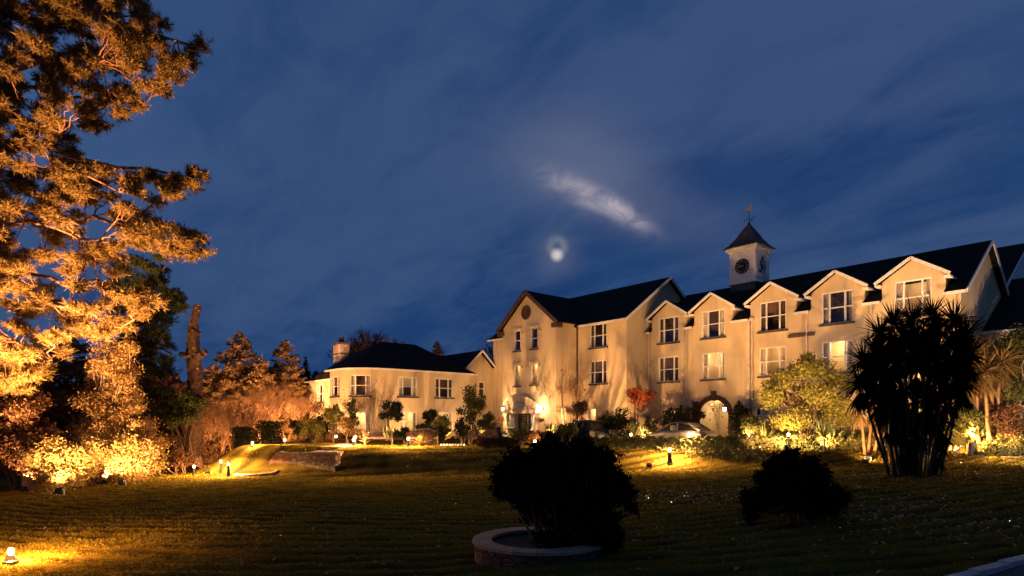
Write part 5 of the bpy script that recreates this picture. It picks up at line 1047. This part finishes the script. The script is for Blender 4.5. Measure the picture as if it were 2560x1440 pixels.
x, y = g2(-60, 22.5); flood(x, y, (-21, 28.5, 18), 110000, 'floodlight aimed at the top of the giant pine', 80, col=(1, .46, .17), s_=1.3)
flood(-9.5, 68, (-10.2, 84, 10), 9000, 'unseen floodlight added beyond the low wing to light the far conifer', 90, col=(1, .42, .16)); x, y = g2(615, 48.8); flood(x, y, (x-1, 60, 7), 24000, 'unseen floodlight added to light the tallest conifer', 110, col=(1, .46, .18)); x, y = g2(700, 51.5); flood(x, y, (x+.5, 62, 7), 19000, 'unseen floodlight added to light the narrow tiered conifer', 110, col=(1, .46, .18)); x, y = g2(545, 48.5); flood(x, y, (x, 57, 6), 12000, 'unseen floodlight added to light the low wide conifer', 110, col=(1, .46, .18)); x, y = g2(700, 43.5); flood(x, y, (x, 52, 5), 3600, 'floodlight under the bare spreading tree', 110, col=(1, .46, .18)); x, y = g2(520, 41.5); flood(x, y, (x, 49, 3.5), 2600, 'floodlight among the twiggy bushes', 110, col=(1, .46, .18))  # conifer floodlights are added, hidden behind the roof and the bushes
def fl(s, t, s2, t2, z2, W_, lab, cone=115, **k): p = P(s, t); q = P(s2, t2, z2); flood(p[0], p[1], tuple(q), W_, lab, cone, **k)
fl(-7.2, -6.9, -7.2, -2.4, 5.0, 2700, 'floodlight close under the main block wall', 120); fl(-7.9, -7.6, -9.9, -4.0, 4.6, 2025, 'floodlight close under the entrance gable side wall', 75); fl(-14.8, -8.6, -13.8, -4.8, 5, 2700, 'floodlight left of the double door', 120); fl(-15.6, -10.6, -19.5, -10.6, 3, 1080, 'floodlight close under the low wing wall', 120); fl(-16.4, -15.6, -19.8, -15.2, 3, 1080, 'floodlight close under the bow', 120); fl(-1.9, -5.0, -2.2, 0, 5, 1687, 'floodlight close under the wing left of the arch', 120); fl(6.6, -5.2, 7.0, 0, 5, 1552, 'floodlight close under the dark ledge', 120); fl(10.4, -5.2, 10.2, 0, 5, 1215, 'floodlight close under the wing below the fourth dormer', 120); fl(5.5, -13.4, .8, 4, 13, 4200, 'floodlight aimed at the clock cupola', 24); fl(20.5, -7.0, 15.1, 4, 7, 6500, 'unseen floodlight added to light the gable end of the long wing', col=(1, .66, .42))  # the gable end lamp is added out of view
fl(-1.6, -9.6, -1.6, 0, 6, 1250, 'floodlight facing the left bay of the long wing'); fl(5.0, -9.8, 4.2, 0, 6.5, 2925, 'floodlight facing the arched bay of the long wing'); fl(8.6, -8.6, 8.2, 0, 6, 2632, 'floodlight facing the fourth dormer'); fl(13.2, -7.5, 13.2, 0, 6, 3071, 'floodlight facing the last dormer', col=(1, .52, .2))
fl(-6.3, -8.5, -7.6, -2.5, 5, 150, 'floodlight facing the main block'); fl(-9.0, -8.6, -10, -3, 4.5, 120, 'floodlight at the corner of the entrance gable'); fl(-15.2, -10.8, -13.5, -4.8, 6, 250, 'floodlight facing the entrance gable'); fl(-17.4, -5.0, -17.6, -2.5, 5, 187, 'floodlight in the inner corner of the courtyard')
fl(-15.0, -8.0, -19.5, -8, 3.6, 475, 'floodlight facing the farther window of the low wing'); fl(-15.0, -12.8, -19.5, -12.5, 3.6, 325, 'floodlight facing the nearer window of the low wing'); fl(-19.8, -20.6, -22.5, -16, 3.2, 1198, 'floodlight facing the bow'); fl(-31.5, -19, -35, -12.6, 3.2, 1600, 'floodlight facing the set back end wall'); 
x, y = g2(262, 32.0); flood(x, y, (x-.3, y+2.2, 6), 6500, 'floodlight added between the two yellow shrubs to brighten the tall pale tree', 100, col=(1, .52, .21))  # extra lamp, added to brighten the tall pale tree
x, y = g2(60, 29.3); flood(x, y, (x, y+2.2, 4), 2500, 'floodlight under the smaller pale tree', 110, col=(1, .48, .18))
x, y = g2(1965, 31.0); flood(x, y, (*g2(2010, 34.5), 3.0), 2600, 'floodlight under the great yellow bush', 130, col=(1, .66, .26)); x, y = g2(2452, 28.9); flood(x, y, (*g2(2475, 30.4), 6), 260, 'floodlight under the warm lit cabbage palm', 120, col=(1, .55, .2)); x, y = g2(2170, 28.8); flood(x, y, (*g2(2175, 31), 2.5), 300, 'floodlight under the low glowing cabbage palm', 120, col=(1, .5, .18))
x, y = g2(2528, 28.9); flood(x, y, (*g2(2545, 30.6), 4), 260, 'floodlight under the leafy tree at the far right', 120, col=(1, .55, .2))
# door sconces and the lantern in the arch
for a, lb in ((.22, 'blazing wall lantern on the left of the porch'), (5.02, 'blazing wall lantern on the right of the porch')):
    p = FG(a, .22, 2.45); root = empty('wall_lantern', p, lb, 'lantern', 'porch lanterns'); mb = MB(FG); mb.box(a-.04, a+.04, .005, .2, 2.46, 2.5); mb.box(a-.09, a+.09, .0, .02, 2.35, 2.62); mb.lathe((a, .22, 2.34), [(.05, 0), (.09, .03), (.03, .03)], 8); mb.lathe((a, .22, 2.66), [(.12, 0), (.02, .12)], 8); mb.build('bracket', 'black', root)
    mb = MB(FG); mb.lathe((a, .22, 2.40), [(.06, 0), (.10, .22), (.05, .24)], 10); mb.build('lantern_glass', 'bulbw', root, smoothed=True); lamp_light('POINT', 55, root, (-U2[0]*.25, -U2[1]*.25, -.12), col=(1, .78, .48), size=.05); lamp_light('POINT', 40, root, (-U2[0]*.2, -U2[1]*.2, .42), col=(1, .78, .48), size=.05)
p = WF(.98, -1.3, 2.35); root = empty('hanging_lantern', p, 'lit lantern hanging in the arched passage', 'lantern'); mb = MB(WF); mb.tube([(.98, -1.3, 2.66), (.98, -1.3, 2.98)], .012, 6); mb.lathe((.98, -1.3, 2.5), [(.15, 0), (.03, .16)], 8); mb.lathe((.98, -1.3, 2.2), [(.08, 0), (.10, .02)], 8); mb.build('lantern_cage', 'black', root)
mb = MB(WF); mb.lathe((.98, -1.3, 2.24), [(.07, 0), (.12, .12), (.10, .24)], 10); mb.build('lantern_glass', 'bulbw', root, smoothed=True); lamp_light('POINT', 75, root, (-U2[0]*.35, -U2[1]*.35, 0), col=(1, .70, .36), size=.06)
# hanging baskets
for a, lb in ((.12, 'hanging flower basket by the left porch lantern'), (5.05, 'hanging flower basket by the right porch lantern')):
    p = FG(a, .32, 1.55); root = empty('flower_basket', p, lb, 'flower basket', 'hanging baskets'); mb = MB(FG); mb.lathe((a, .32, 1.42), [(.05, 0), (.16, .08), (.2, .18)], 10); mb.tube([(a, .02, 2.05), (a, .32, 2.05), (a, .32, 1.6)], .01, 5); mb.build('basket', 'wood', root)
    C = FG(a, .32, 1.62)+RNG.normal(size=(420, 3))*np.array([.16, .16, .09]); V, Fc = leafmesh(C, .07, .7); link_mesh('flowers', V, Fc, 'red', root)
# ---- fountain
fp = gp(1274, 40); ft = empty('fountain', fp, 'two tiered stone fountain with a turquoise lit bowl before the porch', 'fountain')
mb = MB(lambda a, b, c: fp+np.array([a, b, c])); mb.lathe((0, 0, 0), [(1.0, 0), (1.02, .22), (.92, .24), (.9, .1)], 24); mb.build('basin', 'whitestone', ft)
mb = MB(mb.fr); mb.lathe((0, 0, .1), [(.14, 0), (.09, .15), (.13, .25), (.22, .33), (.5, .48), (.52, .52), (.4, .50)], 20); mb.build('bowl', 'turq_lit', ft, smoothed=False)  # green of the bowl stands in for turquoise light on it
mb = MB(mb.fr); mb.lathe((0, 0, .6), [(.08, 0), (.06, .2), (.08, .34), (.14, .4), (.34, .5), (.36, .54), (.2, .52), (.05, .56), (.06, .8), (.12, .86), (.03, .98)], 18); mb.build('upper_tier', 'whitestone', ft)
ld = lamp_light('POINT', 14, ft, (0.15, -.75, .45), col=(.35, 1, .8), size=.05)
# ---- garden benches
def bench(px, Y, rz, label, arched=True):
    b = gp(px, Y); root = empty('garden_bench', b, label, 'bench', 'benches on the terrace', rz); W2 = .85
    mb = MB(); [mb.box(-W2+.03, W2-.03, -.42+.1*i, -.35+.1*i, .42, .45) for i in range(5)]; mb.build('seat', 'brown', root, local=True)
    mb = MB(); n = 15
    for i in range(n): x = -W2+.08+(2*W2-.16)*i/(n-1); mb.box(x-.018, x+.018, .05, .075, .5, .84+(.16*math.sin(math.pi*i/(n-1)) if arched else 0))
    for i in range(12): x0, x1 = -W2+2*W2*i/12, -W2+2*W2*(i+1)/12; f = lambda x: .88+(.16*math.sin(math.pi*(x+W2)/(2*W2)) if arched else 0); mb.beam((x0, .06, f(x0)), (x1, .06, f(x1)), .045, .07)
    mb.box(-W2, W2, .04, .08, .46, .52); mb.build('backrest', 'brown', root, local=True)
    for x in (-W2, W2):
        for y_, h_ in ((-.42, .62), (.06, .88)): mb = MB(); mb.box(x-.03, x+.03, y_-.03, y_+.03, 0, h_); mb.build('leg', 'brown', root, local=True)
        mb = MB(); mb.box(x-.035, x+.035, -.47, .03, .62, .66); mb.build('armrest', 'brown', root, local=True)
bench(947, 38.2, math.radians(8), 'dark garden bench in front of the middle ground floor window', False); bench(1060, 38.0, math.radians(5), 'arched back bench before the low brick wall'); bench(1210, 37.6, math.radians(-12), 'arched back bench near the fountain')
bwl = empty('brick_wall', gp(1058, 39.2), 'low brick garden wall behind the arched back bench', 'wall'); p = gp(1058, 39.2); mb = MB(); mb.box(p[0]-1.1, p[0]+1.0, p[1]-.12, p[1]+.12, p[2]-.1, p[2]+.8); mb.build('brickwork', 'redstone', bwl)
for i in range(9):
    q = gp(1103+i*7.2, 37.5); mb = MB(); mb.lathe((q[0], q[1], q[2]-.01), [(.07, 0), (.08, .05), (.05, .12), (.01, .14)], 8); tag(mb.build('edging_stone', 'whitestone'), 'one of a row of small white stones edging the terrace bed', 'edging stone', 'white edging stones')
# ---- cars
def loft(stations, par, name, m, local=True, sm=True):
    mb = MB(); n = len(stations[0]); rings = [[mb.pt(*p) for p in s_] for s_ in stations]
    for k in range(len(rings)-1):
        for a in range(n): mb.f.append((rings[k][a], rings[k][(a+1) % n], rings[k+1][(a+1) % n], rings[k+1][a]))
    mb.f += [tuple(reversed(rings[0])), tuple(rings[-1])]; return mb.build(name, m, par, smoothed=False, local=True)
def wheel(par, x, y, r, hub='chrome'):
    mb = MB(lambda a, b, c: np.array([x+a, y+c, r+b])); mb.lathe((0, 0, -.1), [(r*.6, 0), (r*.95, .0), (r, .05), (r, .15), (r*.95, .2), (r*.6, .2)], 20); w_ = mb.build('wheel', 'tyre', par, local=True)
    mb = MB(lambda a, b, c: np.array([x+a, y+c, r+b])); mb.lathe((0, 0, -.09), [(r*.2, -.02), (r*.6, 0), (r*.6, .18), (r*.2, .2)], 16); mb.build('rim', hub, w_, local=True)
def sect(x, w_, z0, z1, rr=.08): return [(x, -w_, z0), (x, -w_-.0, z1-rr), (x, -w_+rr, z1), (x, w_-rr, z1), (x, w_, z1-rr), (x, w_, z0)]
def car(px_s, px_t, label, style, flip):
    p = P(px_s, px_t); b = np.array([p[0], p[1], gz(p[0], p[1])]); root = empty('parked_car', b, label, 'car', rz=math.atan2(U1[1], U1[0])+(math.pi if flip else 0))
    if style == 'old':     # upright black saloon: +x is the front
        body = 'carblack'; loft([sect(-1.95, .55, .45, .85, .2), sect(-1.7, .72, .35, 1.0, .2), sect(-.9, .76, .3, 1.02, .12), sect(.25, .74, .3, 1.02, .12), sect(.45, .50, .35, 1.0, .15), sect(1.7, .36, .4, .94, .15), sect(1.78, .34, .45, .88, .12)], root, 'body', body)
        loft([sect(-1.55, .45, 1.0, 1.2, .1), sect(-1.35, .60, 1.0, 1.42, .15), sect(-.6, .64, 1.0, 1.55, .12), sect(.15, .62, 1.0, 1.52, .12), sect(.42, .60, 1.0, 1.06, .02)], root, 'cabin', 'carglass')
        loft([sect(-1.5, .5, 1.34, 1.44, .08), sect(-1.2, .64, 1.40, 1.52, .08), sect(-.6, .67, 1.47, 1.60, .08), sect(.2, .65, 1.46, 1.57, .08), sect(.3, .6, 1.46, 1.52, .04)], root, 'roof', body)
        for x in (-1.15, -.42, .26):
            mb = MB(); mb.box(x-.05, x+.05, -.66, -.60, 1.0, 1.48); mb.box(x-.05, x+.05, .60, .66, 1.0, 1.48); split_build(mb, 'pillar', body, root, True)
        for s_ in (-1, 1):
            mb = MB(); mb.tube([(.7, s_*.62, .30), (.85, s_*.62, .58), (1.25, s_*.62, .74), (1.65, s_*.62, .58), (1.78, s_*.62, .36)], [.05, .13, .15, .13, .06], 8); mb.build('fender', body, root, local=True)
            mb = MB(lambda a, q_, c, s_=s_: np.array([1.72+c, s_*.46+a, .84+q_])); mb.lathe((0, 0, 0), [(.05, -.12), (.11, -.02), (.12, .04), (.02, .06)], 12); mb.build('headlight', 'chrome', root, local=True)
            wheel(root, 1.25, s_*.64, .35); wheel(root, -1.2, s_*.66, .35)
        mb = MB(); mb.box(1.78, 1.84, -.24, .24, .45, .86); mb.build('grille', 'chrome', root, local=True); mb = MB(); mb.box(1.95, 2.02, -.78, .78, .38, .50); mb.build('bumper', 'chrome', root, local=True); mb = MB(); mb.box(2.022, 2.03, -.26, .26, .38, .49); mb.build('number_plate', 'paint', root, local=True)
    else:
        body = 'carsilver'; loft([sect(-2.15, .62, .45, .82, .15), sect(-1.9, .82, .3, .96, .15), sect(-1.2, .86, .22, 1.0, .12), sect(.6, .87, .2, .96, .12), sect(1.3, .86, .22, .88, .15), sect(1.95, .76, .28, .70, .18), sect(2.15, .58, .35, .55, .1)], root, 'body', body)
        loft([sect(-1.75, .55, .9, 1.0, .04), sect(-1.0, .62, .95, 1.36, .1), sect(-.3, .64, .95, 1.44, .1), sect(.2, .63, .95, 1.40, .1), sect(1.15, .66, .88, .93, .02)], root, 'cabin', 'carglass')
        loft([sect(-1.05, .60, 1.34, 1.38, .03), sect(-.6, .62, 1.40, 1.45, .04), sect(-.2, .62, 1.42, 1.47, .04), sect(.15, .60, 1.38, 1.43, .03)], root, 'roof', body)
        for s_ in (-1, 1):
            mb = MB(); mb.beam((.15, s_*.61, 1.41), (1.15, s_*.68, .93), .05, .06); mb.beam((-1.05, s_*.61, 1.37), (-1.75, s_*.58, .98), .06, .07); mb.beam((-.35, s_*.655, 1.42), (-.35, s_*.70, .98), .06, .04); split_build(mb, 'pillar', body, root, True)
            mb = MB(); mb.box(1.88, 2.05, s_*.6-.14, s_*.6+.14, .58, .70); mb.build('headlight', 'chrome', root, local=True); wheel(root, 1.3, s_*.80, .33); wheel(root, -1.3, s_*.80, .33)
        mb = MB(); mb.box(2.10, 2.2, -.6, .6, .3, .42); mb.build('bumper', 'black', root, local=True)
car(-3.3, -7.6, 'upright vintage black car with chrome lamps parked before the main block', 'old', False)
car(2.8, -6.9, 'low silver saloon car parked near the brick arch', 'new', True)
